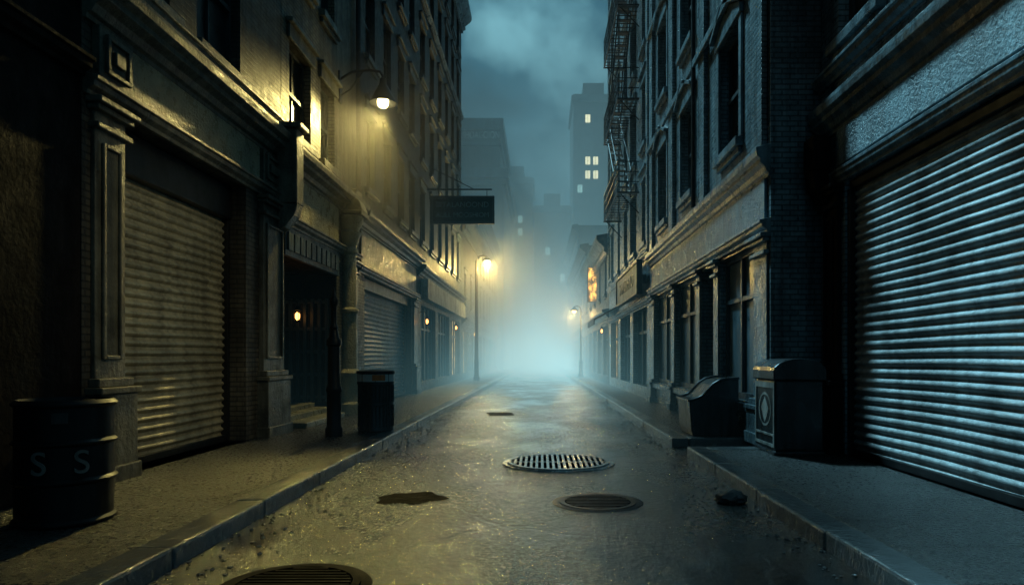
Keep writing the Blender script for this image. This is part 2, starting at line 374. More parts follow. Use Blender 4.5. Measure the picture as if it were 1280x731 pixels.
CORN = [(0, 0), (0.05, 0.0), (0.05, 0.05), (0.10, 0.07), (0.14, 0.14), (0.24, 0.19), (0.24, 0.25), (0.32, 0.29), (0.34, 0.36), (0.34, 0.41), (0, 0.46)]
CORNG = [(u*0.62, z) for u, z in CORN]
LEDGE = [(0, 0), (0.05, 0.0), (0.06, 0.04), (0.12, 0.08), (0.13, 0.13), (0.16, 0.14), (0.16, 0.18), (0, 0.21)]
LEDGEG = [(u*0.5, z) for u, z in LEDGE]
BIG = [(0, 0), (0.12, 0.0), (0.12, 0.12), (0.25, 0.2), (0.25, 0.4), (0.5, 0.6), (0.6, 0.75), (0.6, 0.95), (0, 1.05)]

# ================================================================== SETTING
def sheet(name, x0, x1, y0, y1, z, mat, label, cat):
    m = Mb(); m.add([(x0, y0, z), (x1, y0, z), (x1, y1, z), (x0, y1, z)], [(0, 1, 2, 3)]); o = m.obj(name, None, mat); structure(o); o['label'] = label; o['category'] = cat; return o
sheet('ground', -300, 300, -60, 500, -0.03, 'black', 'dark bare ground under the whole city block', 'ground')
KL, KR = -2.44, 2.08
sheet('road', KL-0.02, 4.1, -6, 200, 0.0, 'asphalt', 'wet black asphalt road with puddles between the kerbs', 'road')
def pave(name, x0, x1, y0, y1, label):
    m = Mb(); m.box(x0, x1, y0, y1, -0.02, 0.13); o = m.obj(name, None, 'paving', 0.01); structure(o); o['label'] = label; o['category'] = 'pavement'
pave('pavement', -14, KL-0.262, -6, 200, 'wet worn flagstone pavement along the old shopfronts')
pave('pavement', KR+0.262, 14, -6, 9.43, 'wet flagstone pavement in front of the big shutter')
pave('pavement', KR+0.262, 14, 11.0, 200, 'narrow wet flagstone pavement past the brick building')
def kerb(name, segs, label):
    m = Mb()
    for x0, x1, y0, y1, axis in segs:
        n = max(1, round(((y1-y0) if axis == 'y' else (x1-x0))/1.5))
        for i in range(n):
            j = random.uniform(-0.008, 0.008); k = random.uniform(-0.006, 0.004)
            if axis == 'y': a = y0+(y1-y0)*i/n; c = y0+(y1-y0)*(i+1)/n; m.box(x0+j, x1, a+0.003, c-0.003, -0.02, 0.142+k)
            else: a = x0+(x1-x0)*i/n; c = x0+(x1-x0)*(i+1)/n; m.box(a+0.003, c-0.003, y0+j, y1, -0.02, 0.142+k)
    o = m.obj(name, None, 'kerb', 0.022); structure(o); o['label'] = label; o['category'] = 'kerb'
kerb('kerb', [(KL-0.26, KL, -6, 110, 'y')], 'chipped granite kerb stones with wet rounded edges')
kerb('kerb', [(KR, KR+0.26, -6, 9.7, 'y'), (KR+0.262, 4.0, 9.432, 9.7, 'x')], 'granite kerb turning into the narrow drainage gap')
kerb('kerb', [(KR, KR+0.26, 10.73, 110, 'y'), (KR+0.262, 3.3, 10.73, 10.99, 'x')], 'granite kerb with a squared end at the drainage gap')

# ------------------------------------------------------------------ LEFT BUILDINGS
b = Bld('shop_building', -1, 4.5, -5, 6.68, 15, 'dark brown painted shop building beside the shuttered shop')
b.wall([(2.4, 5.2, 0.13, 3.5, 0.5), (4.2, 5.4, 5.3, 7.4)], 'stoneDark')
m = Mb(); b.bx(m, -0.55, -0.5, 2.39, 5.21, 0.12, 3.51)
for i in range(3): b.bx(m, -0.5, -0.46, 2.5+i*0.9, 3.3+i*0.9, 0.4, 1.4); b.bx(m, -0.5, -0.46, 2.5+i*0.9, 3.3+i*0.9, 1.6, 3.3)
b.part(m, 'door', 'wood', 0.01)
b.window(4.2, 5.4, 5.3, 7.4, trim='stoneDark')
b.cornice(-4.9, 6.68, 4.15, LEDGE, 'stoneDark')

# A : big shutter
b = Bld('shop_building', -1, 4.5, 6.7, 11.85, 15, 'old stone shop building with a corrugated roller shutter lit yellow')
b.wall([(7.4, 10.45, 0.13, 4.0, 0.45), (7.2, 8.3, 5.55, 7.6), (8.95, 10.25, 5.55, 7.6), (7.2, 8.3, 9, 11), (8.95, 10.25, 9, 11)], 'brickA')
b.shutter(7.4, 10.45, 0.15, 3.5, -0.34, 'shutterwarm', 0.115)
m = Mb(); b.bx(m, -0.45, -0.20, 7.405, 10.445, 3.5, 3.998); b.part(m, 'shutter_housing', 'iron', 0.03)
b.pilaster(6.83, 7.33, 0.13, 4.0, 0.05, 'stoneA'); b.pilaster(10.92, 11.78, 0.13, 4.0, 0.08, 'stoneA')
b.cornice(6.7, 11.85, 4.003, LEDGE, 'stoneA', 'ledge')
m = Mb(); b.bx(m, 0.003, 0.05, 7.45, 10.85, 4.22, 4.74); b.part(m, 'fascia', 'fasciaA', 0.01)
for y0, y1 in ((6.84, 7.4), (10.9, 11.78)):
    m = Mb()
    b.bx(m, 0.003, 0.09, y0, y1, 4.22, 4.74)
    b.bx(m, 0.089, 0.13, y0+0.08, y1-0.08, 4.28, 4.33); b.bx(m, 0.089, 0.13, y0+0.08, y1-0.08, 4.63, 4.68); b.bx(m, 0.089, 0.13, y0+0.08, y0+0.13, 4.328, 4.632); b.bx(m, 0.089, 0.13, y1-0.13, y1-0.08, 4.328, 4.632)
    b.bx(m, 0.089, 0.14, y0+0.2, y1-0.2, 4.41, 4.55)
    b.part(m, 'panel_block', 'stoneA', 0.008)
b.cornice(6.7, 11.85, 4.742, CORN, 'stoneA')
b.cornice(6.7, 11.85, 5.27, LEDGE, 'stoneA', 'sill_course')
for ya, yb in ((7.2, 8.3), (8.95, 10.25)):
    b.window(ya, yb, 5.55, 7.6, trim='stoneA', hood='flat'); b.window(ya, yb, 9, 11, trim='stoneA', hood='flat')
m = Mb(); b.bx(m, 0.08, 0.42, 11.45, 11.8, 4.0, 5.25); b.bx(m, 0.08, 0.5, 11.40, 11.85, 5.252, 5.35)
m.prism([(0.08, 3.55), (0.2, 3.6), (0.36, 3.8), (0.42, 3.998), (0.08, 3.998)], 11.47, 11.78, lambda p, q, a: b.P(p, a, q)); b.part(m, 'console', 'stoneA', 0.02)

# B : doorway with steps
b = Bld('shop_building', -1, 4.5, 11.87, 16.75, 11.2, 'yellow lit brick shop building with a deep stepped doorway')
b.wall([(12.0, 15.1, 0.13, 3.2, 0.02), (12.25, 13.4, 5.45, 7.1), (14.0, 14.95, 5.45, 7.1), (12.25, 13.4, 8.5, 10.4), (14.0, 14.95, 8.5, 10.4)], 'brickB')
m = Mb(); P = b.P
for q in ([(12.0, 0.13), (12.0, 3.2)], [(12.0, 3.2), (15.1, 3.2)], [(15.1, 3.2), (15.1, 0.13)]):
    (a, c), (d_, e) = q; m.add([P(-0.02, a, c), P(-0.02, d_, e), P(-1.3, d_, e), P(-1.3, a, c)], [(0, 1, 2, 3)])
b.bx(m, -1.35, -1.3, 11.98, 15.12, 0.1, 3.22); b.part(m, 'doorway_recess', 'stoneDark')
m = Mb(); b.bx(m, -1.299, -1.24, 13.2, 14.2, 0.42, 2.6)
for z0, z1 in ((0.55, 1.3), (1.45, 2.45)):
    for y0 in (13.28, 13.75): b.bx(m, -1.24, -1.21, y0, y0+0.37, z0, z1)
d = b.part(m, 'door', 'wood', 0.008)
m = Mb(); m.tube([b.P(-1.2, 14.1, 1.4), b.P(-1.13, 14.1, 1.4)], 0.03); m.obj('handle', d, 'paleiron')
b.shutter(12.05, 13.05, 0.42, 2.7, -1.25, 'shutterblue', 0.09)
b.shutter(14.3, 15.05, 0.42, 2.7, -1.25, 'shutterblue', 0.09)
m = Mb()
for k in range(7): b.bx(m, -1.2+k*0.16, -1.13+k*0.16, 15.03, 15.09, 0.43, 2.7)
for z0 in (0.5, 1.0, 1.5, 2.0, 2.6): b.bx(m, -1.2, -0.17, 15.05, 15.08, z0, z0+0.07)
b.part(m, 'side_gate', 'frame', 0.005)
m = Mb(); b.bx(m, -1.29, -0.45, 12.01, 15.02, 0.12, 0.42); b.bx(m, -0.449, -0.1, 12.02, 15.02, 0.12, 0.33); b.bx(m, -0.099, 0.3, 12.3, 14.7, 0.12, 0.23)
b.part(m, 'step', 'fasciaA', 0.02)
m = Mb(); b.bx(m, 0.003, 0.06, 11.9, 15.1, 3.2, 3.72)
for i in range(10): b.bx(m, 0.059, 0.09, 12.0+i*0.305, 12.24+i*0.305, 3.3, 3.62)
b.part(m, 'lintel_panel', 'stoneD', 0.008)
m = Mb(); b.bx(m, 0.003, 0.05, 11.9, 15.1, 3.95, 4.7); b.part(m, 'fascia', 'fasciaA', 0.01)
b.cornice(11.87, 16.75, 3.73, LEDGE, 'stoneA', 'ledge'); b.cornice(11.87, 16.75, 4.702, CORN, 'stoneA')
for ya, yb in ((12.25, 13.4), (14.0, 14.95)):
    b.window(ya, yb, 5.45, 7.1, trim='stoneA', hood='flat', frame='frame'); b.window(ya, yb, 8.5, 10.4, trim='stoneA', hood='flat')
m = Mb(); m.lathe(-4.36, 15.65, [(0.27, 0.12), (0.27, 0.35), (0.22, 0.4), (0.22, 0.95), (0.25, 1.0), (0.25, 1.06), (0.17, 1.15), (0.16, 2.4), (0.20, 2.45), (0.20, 2.5), (0.155, 2.55), (0.145, 3.75), (0.19, 3.8), (0.19, 3.86), (0.15, 3.92), (0.26, 4.25), (0.2, 4.3), (0.30, 4.5), (0.30, 4.62)], 20)
b.part(m, 'column', 'fasciaA', 0, smooth=True)
m = Mb(); b.bx(m, 0.05, 0.5, 15.3, 16.0, 4.62, 4.72)
m.prism([(0.05, 4.725), (0.5, 4.725), (0.42, 4.95), (0.3, 5.05), (0.38, 5.2), (0.05, 5.25)], 15.4, 15.9, lambda p, q, a: b.P(p, a, q)); b.part(m, 'capital', 'stoneA', 0.02)
b.pilaster(16.15, 16.7, 0.13, 3.72, 0.05, 'stoneD', panel=False)
m = Mb(); m.tube([b.P(0.08, 16.6, 5.2), b.P(0.08, 16.6, 11.1)], 0.06); m.obj('drainpipe', b.root, 'iron')

# C : blue shutter
b = Bld('shop_building', -1, 4.5, 16.77, 25.0, 19.0, 'tall dark brick building with a wide blue-grey roller shutter')
ops = [(17.5, 23.9, 0.13, 3.5, 0.4)]; wins = []
for k in range(3):
    for y in (17.6, 19.6, 21.6, 23.5): wins.append((y, y+1.0, 5.8+k*3.4, 7.8+k*3.4))
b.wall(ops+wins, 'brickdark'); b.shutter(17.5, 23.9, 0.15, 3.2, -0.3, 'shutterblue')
m = Mb(); b.bx(m, -0.38, -0.1, 17.505, 23.895, 3.2, 3.498); b.part(m, 'shutter_housing', 'iron', 0.01)
for w in wins: b.window(*w, trim='stoneD', hood='flat', simple=True)
m = Mb(); b.bx(m, 0.003, 0.05, 17.0, 24.5, 3.75, 4.6); b.part(m, 'fascia', 'stoneD', 0.01)
b.cornice(16.77, 25.0, 3.51, LEDGE, 'stoneD', 'ledge'); b.cornice(16.77, 25.0, 4.62, CORN, 'stoneD')
b.pilaster(24.1, 24.8, 0.13, 3.5, 0.06, 'stoneD', panel=False)

# D : with pale fascia
b = Bld('shop_building', -1, 4.5, 25.02, 39.0, 21, 'tall dark building with a pale shop fascia and lantern')
ops = [(25.8, 29.4, 0.5, 3.4, 0.3), (30.2, 33.8, 0.5, 3.4, 0.3), (34.6, 38.2, 0.5, 3.4, 0.3)]; wins = []
for k in range(5):
    for i in range(6): y = 25.6+i*2.25; wins.append((y, y+1.1, 5.8+k*3.1, 7.8+k*3.1))
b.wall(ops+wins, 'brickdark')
for w in wins: b.window(*w, trim='stoneD', hood='flat', simple=True)
for i, o in enumerate(ops):
    m = Mb(); b.bx(m, -0.3, -0.26, o[0]-0.01, o[1]+0.01, 0.49, 3.41); g = b.part(m, 'shop_window', 'shopglow' if i == 2 else 'glass')
    m = Mb()
    for j in range(5): y = o[0]+(o[1]-o[0]-0.08)*j/4; b.bx(m, -0.262, -0.18, y, y+0.08, 0.5, 3.4)
    b.bx(m, -0.262, -0.19, o[0]+0.08, o[1]-0.08, 2.5, 2.58)
    b.part(m, 'frame', 'frame', 0, g)
m = Mb(); m.prism([(0.04, 3.62), (0.3, 3.6), (0.3, 4.35), (0.04, 4.35)], 25.6, 38.4, lambda p, q, a: b.P(p, a, q)); b.part(m, 'fascia', 'letter', 0.01)
b.cornice(25.02, 39.0, 4.4, CORN, 'stoneD')
b.cornice(25.02, 39.0, 19.9, BIG, 'stoneF'); b.cornice(25.02, 39.0, 14.9, LEDGE, 'stoneF', 'ledge')

def rowbld(s, W, y0, y1, h, label, lit=(), mat='brickdark'):
    b = Bld('shop_building', s, W, y0, y1, h, label)
    n = max(2, int((y1-y0)/3)); w = (y1-y0)/n; ops = []; wins = []
    for i in range(n): ops.append((y0+w*i+0.4, y0+w*(i+1)-0.4, 0.5, 3.0, 0.25))
    k = 0
    while 4.6+k*3.1+2.2 < h:
        for i in range(n): wins.append((y0+w*(i+0.5)-0.5, y0+w*(i+0.5)+0.5, 4.6+k*3.1, 6.4+k*3.1))
        k += 1
    b.wall(ops+wins, mat)
    for i, o in enumerate(ops):
        m = Mb(); b.bx(m, -0.25, -0.22, o[0]-0.01, o[1]+0.01, 0.49, 3.01); g = b.part(m, 'shop_window', 'shopglow' if i in lit else 'glass')
        m = Mb()
        for j in range(4): y = o[0]+(o[1]-o[0]-0.07)*j/3; b.bx(m, -0.222, -0.14, y, y+0.07, 0.5, 3.0)
        b.bx(m, -0.222, -0.15, o[0]+0.07, o[1]-0.07, 2.3, 2.38)
        b.part(m, 'frame', 'frame', 0, g)
    for q in wins: b.window(*q, trim='stoneD', hood='flat', simple=True)
    b.cornice(y0, y1, 3.3, CORN, 'stoneD'); b.cornice(y0, y1, h-0.9, BIG, 'stoneD')
    return b
rowbld(-1, 4.5, 39.05, 50, 9.5, 'low brick shops with warm lit windows in mist', lit=(0, 2))
rowbld(-1, 4.5, 50.05, 72, 12, 'row of misty brick shops with dark windows', lit=(1,))
rowbld(-1, 4.2, 95, 125, 24, 'tall misty brick block far down the street')

r = root('tower_block', (-9.4, 74, 0.13), 'tall stepped stone block with heavy cornice rising from mist', 'building')
m = Mb(); m.box(-15, -3.9, 73.2, 94, 0, 21.3); m.box(-15, -4.4, 75, 94, 21.302, 27.2); m.obj('wall', r, 'brickdark')
m = Mb(); m.box(-15, -3.4, 72.8, 94, 20.6, 21.6); m.box(-15, -3.6, 73.0, 94, 19.9, 20.3); m.box(-15, -4.0, 74.6, 94, 26.4, 27.6); m.box(-15, -4.2, 74.8, 94, 24.6, 25.0); m.obj('cornice', r, 'stoneD', 0.05)
for k in range(6):
    for i in range(4):
        m = Mb(); x = -13+i*2.3; z = 2.2+k*3; m.box(x, x+1.1, 73.14, 73.19, z, z+1.7); w = m.obj('window', r, 'glass')
        m = Mb(); m.box(x-0.12, x+1.22, 73.0, 73.196, z-0.2, z-0.02); m.obj('sill', w, 'stoneD')
ETOWER = r

def tower(x0, x1, y0, y1, h, label, lit, mat='brickdark', sx=1.15, sz=2.05):
    r = root('tower_block', ((x0+x1)/2, y0, 0), label, 'building')
    m = Mb(); m.box(x0, x1, y0, y1, 0, h); m.box(x0+1.5, x1-1.5, y0+1.5, y1-1, h+0.01, h+2.2); m.obj('wall', r, mat)
    m = Mb(); m.box(x0-0.3, x1+0.3, y0-0.4, y1, h-1.2, h-0.3); m.obj('cornice', r, 'stoneD')
    nx = int((x1-x0-0.8)/sx); dark = Mb()
    for k in range(min(int((h-5)/sz), 22)):
        for i in range(nx):
            x = x0+0.6+i*sx; z = 3+k*sz
            if (i, k) in lit:
                m = Mb(); m.box(x, x+0.32, y0-0.05, y0-0.003, z, z+1.15); m.box(x+0.38, x+0.7, y0-0.05, y0-0.003, z, z+1.15); m.obj('lit_window', r, lit[(i, k)])
            else: dark.box(x, x+0.7, y0-0.05, y0-0.003, z, z+1.15)
    o = dark.obj('dark_windows', r, 'glass'); o['kind'] = 'stuff'
tower(4.9, 11, 100, 112, 40, 'dark tower block with a few lit yellow windows',
      {(1, 16): 'litwin', (1, 13): 'litwin', (2, 13): 'litwin', (1, 12): 'litwin', (2, 12): 'litwin', (1, 8): 'litwin', (0, 11): 'litcool'})
tower(-6.5, -1.2, 112, 124, 31, 'misty tower closing the end of the street', {(1, 6): 'litcool', (2, 9): 'litcool', (2, 10): 'litcool', (3, 4): 'litcool'})
tower(-0.9, 4.7, 106, 118, 25, 'dim tower block with faint cool windows in the mist', {(1, 7): 'litcool', (2, 9): 'litcool', (3, 9): 'litcool', (3, 5): 'litcool'})
tower(-22, -6.8, 118, 130, 36, 'broad shadowy tower block behind the low shops', {(10, 9): 'litcool'})

# ------------------------------------------------------------------ RIGHT BUILDINGS
b = Bld('shop_building', 1, 4.0, -5, 9.7, 15, 'dark shop building with a huge bright corrugated roller shutter')
wins = [(8.0, 9.15, 5.6, 7.7), (6.0, 7.2, 5.6, 7.7), (4.0, 5.2, 5.6, 7.7)]
b.wall([(3.2, 8.95, 0.13, 3.72, 0.26)]+wins, 'brickF')
b.shutter(3.2, 8.95, 0.15, 3.6, -0.12, 'shutter', 0.115, 0.032)
m = Mb(); b.bx(m, -0.25, -0.06, 3.205, 8.945, 3.6, 3.718); b.part(m, 'shutter_housing', 'iron', 0.01)
for w in wins: b.window(*w, trim='stoneF', hood='flat')
b.pilaster(9.05, 9.5, 0.13, 3.7, 0.07, 'stoneDark', panel=True); b.cornice(-5, 9.69, 3.72, LEDGEG, 'stoneF', 'ledge')
m = Mb(); b.bx(m, 0.003, 0.05, -4.9, 9.1, 3.94, 4.42); b.part(m, 'fascia', 'fasciaG', 0.01)
b.cornice(-5, 9.69, 4.422, CORNG, 'stoneF'); b.cornice(-5, 9.69, 5.12, LEDGE, 'stoneF', 'sill_course')
m = Mb(); b.bx(m, 0.06, 0.3, 9.25, 9.6, 3.95, 4.42)
m.prism([(0.06, 3.5), (0.16, 3.55), (0.26, 3.7), (0.3, 3.945), (0.06, 3.945)], 9.28, 9.57, lambda p, q, a: b.P(p, a, q)); b.part(m, 'console', 'stoneDark', 0.02)

b = Bld('shop_building', 1, 3.3, 9.76, 20.2, 16, 'grey brick building with peaked window hoods above dark shopfronts')
ops = [(10.55, 12.5, 0.7, 3.15, 0.16), (12.95, 13.95, 0.13, 3.15, 0.3), (14.4, 16.6, 0.7, 3.15, 0.16), (17.1, 19.6, 0.7, 3.15, 0.16)]
wins = []
for k in range(3):
    for y in (11.2, 14.6, 17.6): wins.append((y, y+1.25, 5.0+k*3.35, 7.0+k*3.35))
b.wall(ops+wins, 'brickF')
for w in wins: b.window(*w, trim='stoneF', hood='peak')
for i, o in enumerate(ops):
    m = Mb(); b.bx(m, -o[4]-0.05, -o[4]+0.002, o[0]-0.01, o[1]+0.01, o[2]-0.01, o[3]+0.01)
    if i == 1:
        for z0, z1 in ((0.3, 1.1), (1.3, 2.3), (2.5, 3.0)): b.bx(m, -o[4]+0.002, -o[4]+0.04, o[0]+0.12, o[1]-0.12, z0, z1)
        b.part(m, 'door', 'frame', 0.006); continue
    g = b.part(m, 'shop_window', 'glassF')
    m = Mb(); n = 2
    for j in range(n+1): y = o[0]+(o[1]-o[0]-0.07)*j/n; b.bx(m, -o[4]+0.0, -o[4]+0.06, y, y+0.07, o[2], o[3])
    b.bx(m, -o[4]+0.0, -o[4]+0.055, o[0], o[1], 2.35, 2.43); b.bx(m, -o[4]+0.0, -o[4]+0.07, o[0], o[1], o[2], o[2]+0.12); b.bx(m, -o[4]+0.0, -o[4]+0.055, o[0], o[1], o[3]-0.08, o[3])
    b.part(m, 'frame', 'stoneD', 0.004, g)
    m = Mb(); b.bx(m, 0.003, 0.09, o[0]-0.05, o[1]+0.05, 0.55, 0.68); b.part(m, 'sill', 'stoneF', 0.01, g)
for y0, y1 in ((9.85, 10.45), (12.55, 12.9), (14.0, 14.35), (16.65, 17.05), (19.65, 20.1)): b.pilaster(y0, y1, 0.13, 3.2, 0.03, 'stoneF', panel=False, base=0.5)
b.cornice(9.76, 20.2, 3.2, LEDGE, 'stoneF', 'ledge')
m = Mb(); b.bx(m, 0.003, 0.05, 9.9, 20.1, 3.42, 4.0); b.part(m, 'fascia', 'fasciaF', 0.01)
b.cornice(9.76, 20.2, 4.003, CORNG, 'stoneF')
for y in (9.9, 13.4, 16.6, 19.6):
    m = Mb(); b.bx(m, 0.003, 0.09, y, y+0.5, 4.48, 14.8); b.part(m, 'pilaster_strip', 'brickF', 0.01)
for k in (1, 2):
    m = Mb(); b.bx(m, 0.092, 0.16, 9.77, 20.19, 4.48+k*3.35-0.45, 4.48+k*3.35-0.3); b.part(m, 'string_course', 'stoneF', 0.01)
b.cornice(9.76, 20.2, 15, BIG, 'stoneF')
m = Mb(); m.tube([b.P(0.12, 14.15, 4.5), b.P(0.12, 14.15, 15)], 0.05); m.obj('drainpipe', b.root, 'iron')

b = Bld('shop_building', 1, 3.3, 20.25, 32.5, 21, 'tall brick building with a pale shop sign and fire escape')
ops = [(21, 24.2, 0.5, 3.0, 0.3), (25, 28, 0.5, 3.0, 0.3), (28.8, 31.8, 0.5, 3.0, 0.3)]; wins = []
for k in range(5):
    for y in (21, 23.4, 25.8, 28.2, 30.6): wins.append((y, y+1.1, 5.0+k*3.1, 7.0+k*3.1))
b.wall(ops+wins, 'brickF')
for w in wins: b.window(*w, trim='stoneF', hood='flat', simple=True)
for i, o in enumerate(ops):
    m = Mb(); b.bx(m, -0.3, -0.26, o[0]-0.01, o[1]+0.01, 0.49, 3.01); g = b.part(m, 'shop_window', 'shopglow' if i == 2 else 'glassF')
    m = Mb()
    for j in range(4): y = o[0]+(o[1]-o[0]-0.08)*j/3; b.bx(m, -0.262, -0.18, y, y+0.08, 0.5, 3.0)
    b.bx(m, -0.262, -0.19, o[0]+0.08, o[1]-0.08, 2.2, 2.3); b.part(m, 'frame', 'frame', 0, g)
b.cornice(20.25, 32.5, 3.05, LEDGE, 'stoneD', 'ledge'); b.cornice(20.25, 32.5, 4.45, LEDGE, 'stoneF', 'ledge'); b.cornice(20.25, 32.5, 20, BIG, 'stoneD')
for i in range(4):
    m = Mb(); y = 20.6+i*3.9; b.bx(m, 0.003, 0.07, y, y+0.35, 4.7, 20); b.part(m, 'pilaster_strip', 'brickF', 0.01)

rowbld(1, 3.3, 32.6, 46, 7.2, 'low misty shops with awning and warm window', lit=(0, 1))
rowbld(1, 3.3, 46.1, 70, 9, 'row of misty low shops with dark windows', lit=(1,))
rowbld(1, 3.9, 70.1, 98, 15, 'misty brick block beyond the low shops')

# ================================================================== OBJECTS
def text_part(txt, size, parent, mat, fn, name='lettering', depth=0.01, align='CENTER', spacing=1.0):
    cu = bpy.data.curves.new('t', 'FONT'); cu.body = txt; cu.size = size; cu.extrude = depth; cu.align_x = align; cu.align_y = 'CENTER'; cu.space_character = spacing
    to = bpy.data.objects.new('t', cu); COL.objects.link(to); bpy.context.view_layer.update()
    me = bpy.data.meshes.new_from_object(to.evaluated_get(bpy.context.evaluated_depsgraph_get())); bpy.data.objects.remove(to)
    off = root_loc(parent)
    for v in me.vertices:
        q = fn(v.co.x, v.co.y, v.co.z); v.co = (q[0]-off[0], q[1]-off[1], q[2]-off[2])
    me.materials.clear(); me.materials.append(M[mat]); me.name = name
    o = bpy.data.objects.new(name, me); COL.objects.link(o); o.parent = parent; return o
def arc(cx, cy, r, a0, a1, n=10): return [(cx+r*math.cos(a0+(a1-a0)*i/n), cy+r*math.sin(a0+(a1-a0)*i/n)) for i in range(n+1)]
text_part('MHOAGOION', 1.1, ETOWER, 'letter', lambda x, y, z: (-6.6+x*0.62, 74.95-z, 25.8+y))

def wall_lamp(wx, LX, LY, LZ, label, bulb='bulb'):
    s = 1 if LX > wx else -1; d = abs(LX-wx)
    r = root('street_lamp', (wx, LY, LZ), label, 'street lamp', 'lamps on curved wall brackets')
    m = Mb(); m.lathe(LX, LY, [(0.03, LZ+0.46), (0.07, LZ+0.44), (0.08, LZ+0.32), (0.12, LZ+0.26), (0.20, LZ+0.10), (0.29, LZ-0.08), (0.30, LZ-0.11), (0.27, LZ-0.10), (0.18, LZ+0.08), (0.06, LZ+0.2)], 24, cap=False)
    m.obj('lamp_shade', r, 'iron', smooth=True)
    m = Mb(); m.lathe(LX, LY, [(0.01, LZ-0.21), (0.08, LZ-0.19), (0.12, LZ-0.13), (0.125, LZ-0.06), (0.09, LZ+0.03), (0.03, LZ+0.08)], 16); m.obj('bulb', r, bulb, smooth=True)
    m = Mb(); m.tube([(wx, LY, LZ+0.42), (wx+s*d*.3, LY, LZ+0.60), (wx+s*d*.7, LY, LZ+0.64), (LX-s*0.06, LY, LZ+0.60), (LX, LY, LZ+0.50), (LX, LY, LZ+0.42)], 0.03)
    m.tube([(wx, LY, LZ+0.05), (wx+s*d*.25, LY, LZ+0.2), (wx+s*d*.55, LY, LZ+0.62)], 0.02); m.box(min(wx, wx+s*0.04), max(wx, wx+s*0.04), LY-0.09, LY+0.09, LZ-0.1, LZ+0.6)
    m.obj('bracket', r, 'iron', smooth=True)
LX, LY, LZ = -3.52, 15.3, 7.2
wall_lamp(-4.5, LX, LY, LZ, 'glowing yellow bell-shaped lamp on a curved wall bracket')
wall_lamp(4.0, 3.1, 6.6, 7.4, 'unseen yellow bell-shaped lamp on bracket above the big shutter, added to light the shutter opposite', 'bulbadded')  # extra fixture above the view, added to light the left shutter

def lamppost(x, y, h, arm, label, bulb='bulb', pr=0.045):
    r = root('street_lamp', (x, y, 0.13), label, 'street lamp', 'tall street lamps along the kerb')
    m = Mb(); m.lathe(x, y, [(0.18, 0.13), (0.18, 0.3), (0.13, 0.4), (0.12, 1.1), (0.14, 1.15), (pr+0.03, 1.3), (pr, h)], 14); m.obj('pole', r, 'iron', smooth=True)
    m = Mb(); m.tube([(x, y, h-0.02), (x+arm*0.15, y, h+0.22), (x+arm*0.6, y, h+0.3), (x+arm, y, h+0.2)], 0.035); m.obj('arm', r, 'iron', smooth=True)
    m = Mb(); m.lathe(x+arm, y, [(0.05, h+0.24), (0.1, h+0.15), (0.28, h+0.0), (0.30, h-0.04), (0.27, h-0.03), (0.08, h+0.08)], 18, cap=False); m.obj('lamp_shade', r, 'iron', smooth=True)
    m = Mb(); m.lathe(x+arm, y, [(0.02, h-0.2), (0.14, h-0.13), (0.16, h-0.03), (0.05, h+0.06)], 12); m.obj('bulb', r, bulb, smooth=True)
lamppost(-3.6, 38.7, 6.9, 0.6, 'slim iron street lamp glowing yellow on the kerb', pr=0.08)
lamppost(2.75, 46, 4.6, -0.45, 'short street lamp glowing yellow by the low shops', 'bulby')

def lantern(x, y, z, dx, label):
    r = root('wall_lantern', (x, y, z), label, 'lantern', 'small wall lanterns by shop doors')
    m = Mb(); m.tube([(x, y, z+0.32), (x+dx*0.5, y, z+0.38), (x+dx, y, z+0.3), (x+dx, y, z+0.2)], 0.012); m.obj('bracket', r, 'iron')
    cx = x+dx; m = Mb(); m.lathe(cx, y, [(0.01, z+0.24), (0.1, z+0.13), (0.11, z+0.12), (0.07, z+0.119)], 6); m.lathe(cx, y, [(0.05, z-0.14), (0.07, z-0.12), (0.07, z-0.10)], 6)
    for k in range(6):
        a = k*math.pi/3; m.tube([(cx+0.066*math.cos(a), y+0.066*math.sin(a), z-0.11), (cx+0.09*math.cos(a), y+0.09*math.sin(a), z+0.125)], 0.007, 5)
    m.obj('cage', r, 'iron'); m = Mb(); m.lathe(cx, y, [(0.02, z-0.09), (0.05, z-0.04), (0.05, z+0.04), (0.02, z+0.08)], 10); m.obj('bulb', r, 'bulbs', smooth=True)
lantern(-5.79, 14.75, 2.3, 0.55, 'tiny orange lantern glowing beside the recessed door')
lantern(-4.5, 25.4, 2.75, 0.3, 'orange wall lantern hanging by the shop window')
lantern(-4.5, 34.2, 2.9, 0.3, 'orange wall lantern hanging by the shop window')
lantern(-4.5, 44.0, 2.9, 0.3, 'orange wall lantern hanging by the shop window')
lantern(3.3, 33.2, 2.7, -0.3, 'orange wall lantern hanging by the shop window')

r = root('hanging_sign', (-4.5, 27, 7.2), 'dark framed rectangular sign board hanging out from brick wall', 'sign')
m = Mb(); m.box(-4.25, -1.88, 26.95, 27.05, 6.76, 7.7); m.obj('board', r, 'black', 0.01)
m = Mb()
for a in ((-4.29, -1.84, 7.7, 7.78), (-4.29, -1.84, 6.68, 6.76), (-4.33, -4.25, 6.68, 7.78), (-1.88, -1.80, 6.68, 7.78)): m.box(a[0], a[1], 26.92, 27.08, a[2], a[3])
m.obj('frame', r, 'iron', 0.008)
m = Mb(); m.tube([(-4.5, 27, 8.05), (-1.9, 27, 8.05)], 0.03); m.tube([(-4.0, 27, 8.05), (-4.0, 27, 7.76)], 0.015); m.tube([(-2.1, 27, 8.05), (-2.1, 27, 7.76)], 0.015); m.tube([(-4.5, 27, 9.0), (-2.6, 27, 8.05)], 0.018); m.obj('bracket', r, 'iron')
